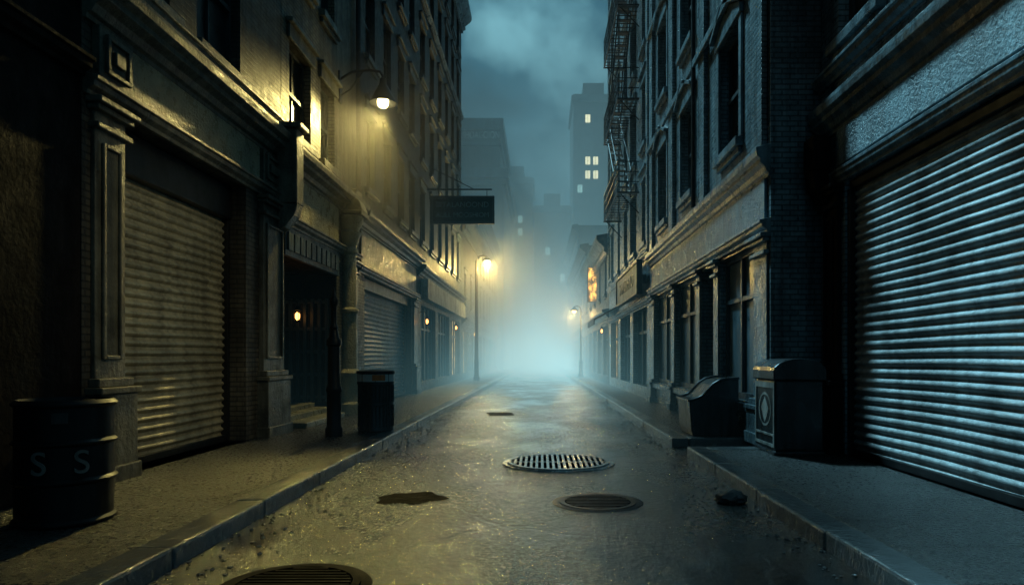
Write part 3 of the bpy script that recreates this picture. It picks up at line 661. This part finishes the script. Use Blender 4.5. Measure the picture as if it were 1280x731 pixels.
text_part('BITALANOOND', 0.29, r, 'signpaint', lambda x, y, z: (-3.06+x, 26.945-z, 7.43+y)); text_part('AULL MOOSHIOM', 0.26, r, 'signpaint', lambda x, y, z: (-3.06+x, 26.945-z, 7.03+y))

r = root('shop_sign', (3.2, 23.6, 3.9), 'long pale shop sign board fixed above the shopfront', 'sign')
m = Mb(); m.box(2.98, 3.1, 20.9, 26.4, 3.42, 4.32); m.obj('board', r, 'signpaint', 0.02)
m = Mb(); m.box(2.94, 3.12, 20.8, 26.5, 4.32, 4.4); m.box(2.94, 3.12, 20.8, 26.5, 3.34, 3.42); m.box(2.94, 3.12, 20.8, 20.9, 3.421, 4.319); m.box(2.94, 3.12, 26.4, 26.5, 3.421, 4.319)
m.box(3.1, 3.298, 21.2, 21.3, 3.7, 4.0); m.box(3.1, 3.298, 26.0, 26.1, 3.7, 4.0); m.obj('frame', r, 'frame', 0.01)
text_part('SAAERMNO', 0.62, r, 'frame', lambda x, y, z: (2.975-z, 23.65-x, 3.87+y), spacing=1.2)

r = root('vertical_sign', (3.3, 40, 5.7), 'tall narrow orange illuminated sign with dark characters on bracket', 'sign')
m = Mb(); m.box(2.82, 3.36, 39.92, 40.08, 4.7, 6.65); m.obj('lit_panel', r, 'orange', 0.01)
m = Mb(); m.box(2.78, 2.82, 39.9, 40.1, 4.66, 6.69); m.box(3.36, 3.4, 39.9, 40.1, 4.66, 6.69); m.box(2.82, 3.36, 39.9, 40.1, 4.66, 4.7); m.box(2.82, 3.36, 39.9, 40.1, 6.65, 6.69); m.obj('frame', r, 'iron')
m = Mb(); m.tube([(3.3, 40, 6.9), (2.9, 40, 6.9), (2.9, 40, 6.68)], 0.02); m.obj('bracket', r, 'iron')
for i, ch in enumerate('BUEI'): text_part(ch, 0.36, r, 'signdark', lambda x, y, z, i=i: (3.09+x, 39.915-z, 6.38-i*0.46+y))

r = root('projecting_sign', (4.0, 5.9, 4.95), 'dark red metal sign board projecting from the wall', 'sign')
m = Mb(); m.box(3.55, 4.25, 5.0, 5.1, 4.62, 5.3); m.obj('board', r, 'red', 0.015)
m = Mb(); m.box(3.52, 4.28, 4.98, 5.12, 5.301, 5.34); m.box(3.52, 4.28, 4.98, 5.12, 4.58, 4.619); m.tube([(3.7, 5.05, 5.34), (3.7, 5.05, 5.6), (4.0, 5.05, 5.6)], 0.02); m.obj('frame', r, 'iron')

r = root('awning', (3.3, 29.8, 3.0), 'small sloping canvas awning over a warm lit shop window', 'awning')
m = Mb(); m.prism([(3.29, 3.6), (2.3, 3.05), (2.3, 3.0), (3.29, 3.55)], 28.6, 32.2, lambda p, q, a: (p, a, q)); m.obj('canvas', r, 'frame')
m = Mb(); m.prism([(2.29, 3.05), (2.25, 3.05), (2.25, 2.8), (2.29, 2.8)], 28.6, 32.2, lambda p, q, a: (p, a, q)); m.obj('valance', r, 'frame')

r = root('fire_escape', (3.3, 25, 6.6), 'black iron fire escape with railings and zigzag stairs on brick wall', 'fire escape')
lv = [6.9, 10.0, 13.1, 16.2]; XO = 2.58
for k, z in enumerate(lv):
    m = Mb(); m.box(XO-0.02, 3.29, 22.6, 22.65, z-0.05, z); m.box(XO-0.02, 3.29, 27.5, 27.55, z-0.05, z); m.box(XO-0.02, XO+0.03, 22.65, 27.5, z-0.051, z+0.001)
    for i in range(17): y = 22.72+i*0.284; m.box(XO+0.03, 3.28, y, y+0.05, z-0.04, z-0.02)
    m.tube([(XO+0.1, 22.7, z-0.06), (3.29, 22.7, z-0.7)], 0.02); m.tube([(XO+0.1, 27.4, z-0.06), (3.29, 27.4, z-0.7)], 0.02); m.obj('platform', r, 'iron')
    m = Mb()
    for zz in (0.33, 0.66, 1.0): m.tube([(3.28, 22.62, z+zz), (XO, 22.62, z+zz), (XO, 27.54, z+zz), (3.28, 27.54, z+zz)], 0.018, 6)
    for i in range(18): y = 22.64+i*0.286; m.tube([(XO, y, z), (XO, y, z+1.0)], 0.012, 5)
    for i in range(4): x = XO+0.14+i*0.15; m.tube([(x, 22.62, z), (x, 22.62, z+1.0)], 0.012, 5); m.tube([(x, 27.54, z), (x, 27.54, z+1.0)], 0.012, 5)
    m.obj('railing', r, 'iron')
    if k < 3:
        m = Mb(); z2 = lv[k+1]; ya, yb = (23.3, 26.9) if k % 2 == 0 else (26.9, 23.3)
        for x in (2.66, 3.1): m.tube([(x, ya, z), (x, yb, z2)], 0.024)
        for i in range(11): t = (i+0.5)/11; y = ya+(yb-ya)*t; m.box(2.66, 3.1, y-0.09, y+0.09, z+(z2-z)*t, z+(z2-z)*t+0.02)
        for i in range(2): m.tube([(2.66+i*0.44, ya, z+0.9), (2.66+i*0.44, yb, z2+0.9)], 0.016)
        m.obj('stair', r, 'iron')

# barrel
bx_, by_, br_ = -3.72, 5.35, 0.335
z = 0.13; H = 0.95
r = root('oil_drum', (bx_, by_, 0.13), 'black dented steel drum marked S S standing on pavement', 'barrel')
prof = [(br_-0.01, z)]
for rz in (0.02, 0.33, 0.62, 0.91):
    prof += [(br_-0.008, z+rz-0.02), (br_+0.014, z+rz), (br_+0.014, z+rz+0.012), (br_-0.008, z+rz+0.032)]
prof += [(br_-0.02, z+H), (br_-0.03, z+H-0.03), (0.01, z+H-0.035)]
m = Mb(); m.lathe(bx_, by_, prof, 48)
m.v = [(x+0.014*mn.noise(Vector((x*5, y*5, zz*4))), y+0.014*mn.noise(Vector((x*5+9, y*5, zz*4))), zz) for x, y, zz in m.v]
m.obj('body', r, 'drum', smooth=True)
m = Mb(); m.lathe(bx_+0.12, by_+0.1, [(0.045, z+H-0.034), (0.045, z+H-0.012), (0.035, z+H-0.008)], 12); m.obj('bung', r, 'iron')
ang0 = math.atan2(-by_, -bx_)
def wrap(off, zc):
    return lambda x, y, zz: (bx_+(br_+0.008+zz)*math.cos(ang0+off+x/br_), by_+(br_+0.008+zz)*math.sin(ang0+off+x/br_), zc+y)
text_part('S', 0.25, r, 'lettergrey', wrap(-0.50, z+0.48), depth=0.006); text_part('S', 0.25, r, 'lettergrey', wrap(0.30, z+0.48), depth=0.006)
m = Mb(); vs = []
for i in range(7):
    a = ang0-0.25+i*0.05
    for q in (0.78, 0.86): vs.append((bx_+(br_+0.012)*math.cos(a), by_+(br_+0.012)*math.sin(a), z+q))
m.add(vs, [(2*i, 2*i+2, 2*i+3, 2*i+1) for i in range(6)]); m.obj('paper_tag', r, 'letterdim')

cx, cy = -2.86, 11.9; z = 0.13
r = root('litter_bin', (cx, cy, z), 'round black ribbed street litter bin with pale band near the kerb', 'litter bin')
m = Mb(); m.lathe(cx, cy, [(0.29, z), (0.31, z+0.02), (0.31, z+0.07), (0.295, z+0.09), (0.295, z+0.45), (0.31, z+0.46), (0.31, z+0.5), (0.295, z+0.51), (0.295, z+0.80), (0.32, z+0.81), (0.32, z+0.86), (0.28, z+0.86), (0.28, z+0.6)], 32)
for i in range(28):
    a = 2*math.pi*i/28; m.tube([(cx+0.298*math.cos(a), cy+0.298*math.sin(a), z+0.08), (cx+0.298*math.cos(a), cy+0.298*math.sin(a), z+0.81)], 0.012, 5)
m.obj('body', r, 'binmetal', smooth=True)
for i in range(8):
    m = Mb(); a = 2*math.pi*i/8+0.2; m.tube([(cx+0.305*math.cos(a), cy+0.305*math.sin(a), z+0.85), (cx+0.305*math.cos(a), cy+0.305*math.sin(a), z+1.0)], 0.012, 6)
    m.obj('post', r, 'iron')
m = Mb(); m.lathe(cx, cy, [(0.325, z+0.99), (0.335, z+1.01), (0.33, z+1.04), (0.25, z+1.055), (0.2, z+1.03)], 32); m.obj('lid', r, 'binmetal', smooth=True)
m = Mb(); m.lathe(cx, cy, [(0.315, z+0.862), (0.315, z+0.988)], 28, cap=False); m.obj('label_band', r, 'bandpaint', smooth=True)
m = Mb(); vs = []
for i in range(6):
    a = math.radians(-88+i*8)
    for q in (0.88, 0.98): vs.append((cx+0.32*math.cos(a), cy+0.32*math.sin(a), z+q))
m.add(vs, [(2*i, 2*i+2, 2*i+3, 2*i+1) for i in range(5)]); m.obj('orange_label', r, 'orangepaint')

cx, cy = -3.35, 11.1
r = root('iron_post', (cx, cy, z), 'thick cast iron post with pointed finial on the pavement', 'post')
m = Mb(); m.lathe(cx, cy, [(0.14, z), (0.14, z+0.12), (0.115, z+0.16), (0.11, z+0.7), (0.125, z+0.73), (0.125, z+0.78), (0.10, z+0.82), (0.095, z+1.45), (0.12, z+1.48), (0.12, z+1.55), (0.085, z+1.6), (0.06, z+1.72)], 18); m.obj('shaft', r, 'iron', smooth=True)
m = Mb(); m.lathe(cx, cy, [(0.055, z+1.72), (0.07, z+1.76), (0.04, z+1.82), (0.045, z+2.1), (0.065, z+2.14), (0.07, z+2.2), (0.035, z+2.27), (0.005, z+2.42)], 14); m.obj('finial', r, 'iron', smooth=True)

x0, x1, y0, y1 = 3.05, 3.68, 8.85, 9.66
r = root('litter_bin', ((x0+x1)/2, (y0+y1)/2, z), 'boxy dark metal litter bin with rounded hood and emblem', 'litter bin')
m = Mb(); m.box(x0, x1, y0, y1, z+0.06, z+0.98); m.box(x0-0.02, x1+0.02, y0-0.02, y1+0.02, z, z+0.059); m.obj('body', r, 'binmetal', 0.025)
m = Mb(); hp = [(x0-0.03, z+0.981), (x1+0.03, z+0.981), (x1+0.03, z+1.1)] + [((x0+x1)/2+(0.345)*math.cos(a), z+1.1+0.16*math.sin(a)) for a in [math.pi*i/10 for i in range(1, 10)]] + [(x0-0.03, z+1.1)]
m.prism(hp, y0-0.03, y1+0.03, lambda p, q, a: (p, a, q)); m.obj('hood', r, 'binmetal', 0.015)
m = Mb(); m.box(x0-0.012, x0-0.001, y0+0.02, y0+0.06, z+0.1, z+0.95); m.box(x0-0.012, x0-0.001, y1-0.06, y1-0.02, z+0.1, z+0.95); m.box(x0-0.012, x0-0.001, y0+0.06, y1-0.06, z+0.1, z+0.14); m.box(x0-0.012, x0-0.001, y0+0.06, y1-0.06, z+0.87, z+0.95); m.box(x0-0.012, x0-0.001, y0+0.06, y1-0.06, z+0.24, z+0.27); m.obj('side_frame', r, 'letter', 0.003)
m = Mb(); yc, zc = (y0+y1)/2, z+0.58
ring = arc(0, 0, 0.19, 0, 2*math.pi, 28)
for i in range(28):
    p, q = ring[i], ring[i+1]; m.add([(x0-0.004, yc+p[0]*1.3, zc+p[1]*1.2), (x0-0.004, yc+q[0]*1.3, zc+q[1]*1.2), (x0-0.004, yc+q[0]*1.15, zc+q[1]*1.03), (x0-0.004, yc+p[0]*1.15, zc+p[1]*1.03)], [(0, 1, 2, 3)])
m.add([(x0-0.004, yc, zc+0.17), (x0-0.004, yc+0.15, zc+0.02), (x0-0.004, yc+0.08, zc-0.09), (x0-0.004, yc, zc-0.18), (x0-0.004, yc-0.08, zc-0.09), (x0-0.004, yc-0.15, zc+0.02)], [(0, 1, 2, 3, 4, 5)])
m.obj('emblem', r, 'letter')
m = Mb(); xc, zc = (x0+x1)/2-0.03, z+0.6
for i in range(28):
    p, q = ring[i], ring[i+1]; k = 0.75; m.add([(xc+p[0]*k, y0-0.003, zc+p[1]*k), (xc+q[0]*k, y0-0.003, zc+q[1]*k), (xc+q[0]*k*.85, y0-0.003, zc+q[1]*k*.85), (xc+p[0]*k*.85, y0-0.003, zc+p[1]*k*.85)], [(0, 1, 2, 3)])
m.add([(xc-0.02, y0-0.003, zc-0.08), (xc+0.02, y0-0.003, zc-0.08), (xc+0.02, y0-0.003, zc+0.08), (xc-0.02, y0-0.003, zc+0.08)], [(0, 1, 2, 3)])
m.obj('emblem', r, 'letterdim')

r = root('rubbish_skip', (2.9, 11.8, z), 'dark metal rubbish skip with sloping rounded top against wall', 'skip')
m = Mb(); prof = [(2.48, z), (3.22, z), (3.22, z+0.93), (3.05, z+0.93), (2.92, z+0.90), (2.80, z+0.83), (2.70, z+0.72), (2.62, z+0.64), (2.54, z+0.60), (2.44, z+0.585), (2.42, z+0.56), (2.45, z+0.1)]
m.prism(prof, 11.05, 12.0, lambda p, q, a: (p, a, q)); m.obj('body', r, 'binmetal', 0.03)
m = Mb(); tp = [(2.41, 0.575), (2.54, 0.61), (2.62, 0.65), (2.70, 0.73), (2.80, 0.84), (2.92, 0.91), (3.05, 0.94), (3.22, 0.94)]
m.tube([(p, 11.04, z+q) for p, q in tp], 0.022); m.tube([(p, 12.01, z+q) for p, q in tp], 0.022); m.tube([(2.41, 11.04, z+0.575), (2.41, 12.01, z+0.575)], 0.022); m.obj('rim', r, 'binmetal', smooth=True)

def grate(cx, cy, R, nb, label, mat='paleiron', axis='y', solid=False):
    r = root('manhole_cover' if solid else 'drain_grate', (cx, cy, 0), label, 'drain cover')
    hh = 0.010 if solid else 0.028
    m = Mb(); m.lathe(cx, cy, [(R, 0.002), (R, hh), (R-0.05, hh), (R-0.05, 0.004)], 56, cap=False); m.lathe(cx, cy, [(R+0.07, 0.001), (R+0.06, hh*0.45), (R, hh*0.45)], 56, cap=False); m.obj('frame', r, mat, smooth=True)
    m = Mb(); m.lathe(cx, cy, [(R-0.06, 0.003), (R-0.06, 0.005 if solid else 0.0045)], 48); m.obj('lid' if solid else 'pit', r, 'black')
    m = Mb()
    for i in range(nb):
        t = -R+2*R*(i+0.5)/nb; hl = math.sqrt(max(0, (R-0.06)**2-t*t)) if abs(t) < R-0.06 else 0; w = R/nb*(0.35 if solid else 0.5)
        if hl < 0.03: continue
        if axis == 'y': m.box(cx+t-w, cx+t+w, cy-hl, cy+hl, 0.0048, 0.012 if solid else 0.027)
        else: m.box(cx-hl, cx+hl, cy+t-w, cy+t+w, 0.0048, 0.012 if solid else 0.027)
    if axis == 'y': m.box(cx-R+0.05, cx+R-0.05, cy-0.015, cy+0.015, 0.0055, 0.02)
    m.obj('raised_ribs' if solid else 'bars', r, mat, 0.002)
grate(0.245, 9.1, 0.68, 19, 'large round steel drain grate with parallel bars set in asphalt')
grate(0.56, 6.63, 0.37, 11, 'small dark round iron manhole cover set in wet asphalt', 'manhole', 'x', True)
grate(-1.50, 4.15, 0.40, 15, 'round cast iron drain grate set in wet asphalt', 'blackiron', 'x')

def patch(x, y, rx, ry, label):
    r_ = []; n = 30; sd = random.uniform(0, 50)
    for i in range(n):
        a = 2*math.pi*i/n; k = 1+0.5*mn.noise(Vector((math.cos(a)*1.8+sd, math.sin(a)*1.8, sd))); r_.append((x+rx*k*math.cos(a), y+ry*k*math.sin(a), 0.004))
    m = Mb(); m.add(r_, [tuple(range(n))]); o = m.obj('road_patch', None, 'wetpit'); structure(o); o['label'] = label; o['category'] = 'road'
patch(-1.3, 6.8, 0.32, 0.34, 'sunken black tar patch in the wet road')
patch(-1.0, 17, 0.35, 0.5, 'sunken black tar patch in the wet road')

def rubble(name, pts, label, mat='kerb'):
    m = Mb()
    for x, y, zz, s in pts:
        bm = bmesh.new(); bmesh.ops.create_icosphere(bm, subdivisions=1, radius=s)
        m.add([(x+v.co.x*random.uniform(.7, 1.3), y+v.co.y*random.uniform(.7, 1.3), zz+v.co.z*random.uniform(.3, .7)) for v in bm.verts], [tuple(v.index for v in f.verts) for f in bm.faces]); bm.free()
    o = m.obj(name, None, mat); o['kind'] = 'stuff'; o['label'] = label; o['category'] = 'debris'
pts = []
for i in range(420):
    y = random.uniform(4.3, 22); x = KL+0.03+abs(random.gauss(0, 0.25)); pts.append((x, y, 0.004, random.uniform(0.006, 0.024)))
for i in range(220):
    y = random.uniform(4.3, 22); x = KR-0.03-abs(random.gauss(0, 0.15)); pts.append((x, y, 0.004, random.uniform(0.006, 0.02)))
for i in range(260): pts.append((random.uniform(-4.3, KL-0.3), random.uniform(4.5, 16), 0.132, random.uniform(0.004, 0.014)))
rubble('gravel', pts, 'loose grit and small stones along the kerbs')
m = Mb(); bm = bmesh.new(); bmesh.ops.create_icosphere(bm, subdivisions=3, radius=1)
m.add([(1.86+v.co.x*0.15*(1+.35*mn.noise(v.co*2)), 6.62+v.co.y*0.12*(1+.35*mn.noise(v.co*2.3)), 0.04+v.co.z*0.07*(1+.5*mn.noise(v.co*3))) for v in bm.verts], [tuple(v.index for v in f.verts) for f in bm.faces]); bm.free()
o = m.obj('stone', None, 'stoneD', smooth=True); o['label'] = 'dark lumpy stone lying in the gutter by the kerb'; o['category'] = 'stone'

# ================================================================== FOG (one haze volume enclosing the whole street, street-end glow added as emission)
def glow_fog():
    m = bpy.data.materials.new('self_lit_street_fog'); m.use_nodes = True; nt = m.node_tree; nt.nodes.clear()
    out = nt.nodes.new('ShaderNodeOutputMaterial'); v = nt.nodes.new('ShaderNodeVolumePrincipled'); nt.links.new(v.outputs[0], out.inputs['Volume'])
    v.inputs['Color'].default_value = (0.97, 0.97, 0.95, 1); v.inputs['Anisotropy'].default_value = 0.0
    tc = N(nt, 'ShaderNodeTexCoord'); pos = tc.outputs['Object']
    def M2(op, a, b_):
        n = N(nt, 'ShaderNodeMath', operation=op)
        for i, q in enumerate((a, b_)):
            if isinstance(q, (int, float)): n.inputs[i].default_value = q
            else: L(nt, q, n.inputs[i])
        return n.outputs[0]
    def blob(c, rad):
        s = N(nt, 'ShaderNodeVectorMath', operation='SUBTRACT'); L(nt, pos, s.inputs[0]); s.inputs[1].default_value = c
        k = N(nt, 'ShaderNodeVectorMath', operation='MULTIPLY'); L(nt, s.outputs[0], k.inputs[0]); k.inputs[1].default_value = tuple(1/q for q in rad)
        d = N(nt, 'ShaderNodeVectorMath', operation='DOT_PRODUCT'); L(nt, k.outputs[0], d.inputs[0]); L(nt, k.outputs[0], d.inputs[1])
        f = M2('MAXIMUM', M2('SUBTRACT', 1.0, d.outputs['Value']), 0.0); return M2('MULTIPLY', f, f)
    wide = blob((0, 92, 4), (40, 66, 40)); main = blob((0, 52, 0), (24, 46, 13)); low = blob((0, 37, -0.3), (17, 30, 4.4)); glow_core = blob((0.3, 60, 0.5), (12, 40, 11))
    n = noise(nt, pos, 0.17, 1, 0.6)
    nfm = N(nt, 'ShaderNodeMapRange'); nfm.inputs['From Min'].default_value = 0.3; nfm.inputs['From Max'].default_value = 0.7; nfm.inputs['To Min'].default_value = 0.35; nfm.inputs['To Max'].default_value = 1.65; L(nt, n.outputs[0], nfm.inputs['Value']); nfm = nfm.outputs[0]
    lowm = M2('MULTIPLY', low, nfm); mainm = M2('MULTIPLY', main, nfm)
    sp = N(nt, 'ShaderNodeSeparateXYZ'); L(nt, pos, sp.inputs[0])
    yr = N(nt, 'ShaderNodeMapRange'); yr.inputs['From Min'].default_value = 10; yr.inputs['From Max'].default_value = 24; yr.inputs['To Min'].default_value = 0; yr.inputs['To Max'].default_value = 0.003; L(nt, sp.outputs[1], yr.inputs['Value'])
    dens = yr.outputs[0]
    for f, k in ((mainm, 0.013), (lowm, 0.014), (wide, 0.022), (blob((LX+0.15, LY, LZ-1.0), (2.4, 3.0, 2.9)), 0.22), (blob((-3.0, 38.7, 5.8), (5.5, 7, 5)), 0.08), (blob((2.3, 47, 4.2), (3.4, 8, 3.4)), 0.09)):  # denser haze added around the lamps so their halos show
        dens = M2('ADD', dens, M2('MULTIPLY', f, k))
    L(nt, dens, v.inputs['Density'])
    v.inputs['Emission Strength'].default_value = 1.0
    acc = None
    for f, k, c in ((wide, 0.0007, (0.06, 0.46, 0.66)), (mainm, 0.0095, (0.18, 0.62, 0.74)), (lowm, 0.0135, (0.30, 0.72, 0.82)), (glow_core, 0.0180, (0.80, 1.0, 0.94))):  # street-end glow put into the haze as emission, standing in for scattered light
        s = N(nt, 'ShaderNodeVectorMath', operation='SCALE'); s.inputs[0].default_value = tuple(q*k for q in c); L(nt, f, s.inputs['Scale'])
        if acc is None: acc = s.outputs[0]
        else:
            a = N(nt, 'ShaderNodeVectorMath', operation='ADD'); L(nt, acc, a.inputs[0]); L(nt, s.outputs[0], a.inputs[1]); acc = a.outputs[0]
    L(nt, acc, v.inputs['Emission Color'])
    for holder in (m, getattr(m, 'cycles', None)):
        try: holder.volume_step_rate = 0.9
        except Exception: pass
    return m
M['glow_fog'] = glow_fog()
m = Mb(); m.box(-60, 60, -8, 190, -0.5, 44); o = m.obj('haze', None, 'glow_fog'); structure(o); o['label'] = 'thin teal night haze thickening down the street, with an added glow of its own'; o['category'] = 'mist'

# ================================================================== WORLD + LIGHTS
w = bpy.data.worlds.new('World'); scene.world = w; w.use_nodes = True; nt = w.node_tree
bg = nt.nodes['Background']; tc = N(nt, 'ShaderNodeTexCoord')
n = noise(nt, mapping(nt, tc.outputs['Generated'], (1, 1, 1.4)), 5.0, 5, 0.5); n.inputs['Distortion'].default_value = 0.2
r = ramp(nt, n.outputs[0], [(0.38, (0.003, 0.024, 0.042)), (0.52, (0.016, 0.078, 0.12)), (0.68, (0.14, 0.34, 0.40))])
dt = N(nt, 'ShaderNodeVectorMath', operation='DOT_PRODUCT'); L(nt, tc.outputs['Generated'], dt.inputs[0]); dt.inputs[1].default_value = (-0.06, 0.80, 0.60)
mk = N(nt, 'ShaderNodeMapRange'); mk.inputs['From Min'].default_value = 0.94; mk.inputs['From Max'].default_value = 1.0; mk.inputs['To Min'].default_value = 0.6; mk.inputs['To Max'].default_value = 1.7
L(nt, dt.outputs['Value'], mk.inputs['Value'])
L(nt, r.outputs[0], bg.inputs['Color']); L(nt, mk.outputs[0], bg.inputs['Strength'])

def light(kind, name, loc, energy, col, radius=0.1, aim=None, **kw):
    ld = bpy.data.lights.new(name, kind); ld.energy = energy; ld.color = col
    if kind in ('POINT', 'SPOT'): ld.shadow_soft_size = radius
    for k, v in kw.items(): setattr(ld, k, v)
    o = bpy.data.objects.new(name, ld); COL.objects.link(o); o.location = loc
    if aim: o.rotation_euler = Vector(aim).to_track_quat('-Z', 'Y').to_euler()
    return o
light('SUN', 'moon', (0, 0, 30), 4.6, (0.38, 0.82, 0.98), aim=(0.6, -1.0, -1.47), angle=math.radians(6))
light('SPOT', 'wall_lamp_light', (LX, LY, LZ-0.38), 1400, (1.0, 0.80, 0.27), 0.1, aim=(-0.38, -0.9, -0.56), spot_size=math.radians(58), spot_blend=0.9)
light('SPOT', 'wall_lamp_light', (LX, LY, LZ-0.34), 1700, (1.0, 0.80, 0.22), 0.12, aim=(1.4, -9.2, -6.8), spot_size=math.radians(30), spot_blend=1.0)
light('SPOT', 'wall_lamp_light', (LX, LY, LZ-0.30), 420, (1.0, 0.80, 0.26), 0.1, aim=(-0.1, 0, -1), spot_size=math.radians(70), spot_blend=0.8)
light('POINT', 'wall_lamp_light', (LX, LY, LZ-0.38), 34, (1.0, 0.80, 0.26), 0.1)
light('SPOT', 'wall_lamp_light', (3.1, 6.6, 7.05), 520, (1.0, 0.84, 0.42), 0.12, aim=(-8.0, 2.3, -5.4), spot_size=math.radians(36), spot_blend=1.0)  # spot of the added right-hand lamp, brightens the left shutter
light('POINT', 'post_lamp_light', (-3.0, 38.7, 6.5), 1200, (1.0, 0.72, 0.22), 0.12)
light('POINT', 'short_lamp_light', (2.3, 46, 4.2), 300, (1.0, 0.62, 0.18), 0.1)

cd = bpy.data.cameras.new('camera'); cam = bpy.data.objects.new('camera', cd); COL.objects.link(cam)
cam.location = (0, 0, 1.4); cam.rotation_euler = (math.radians(90), 0, 0)
cd.sensor_width = 36; cd.lens = 24.0; cd.shift_x = -35/1280; cd.shift_y = 81.5/1280; cd.clip_end = 1000; cd.clip_start = 0.05
scene.camera = cam
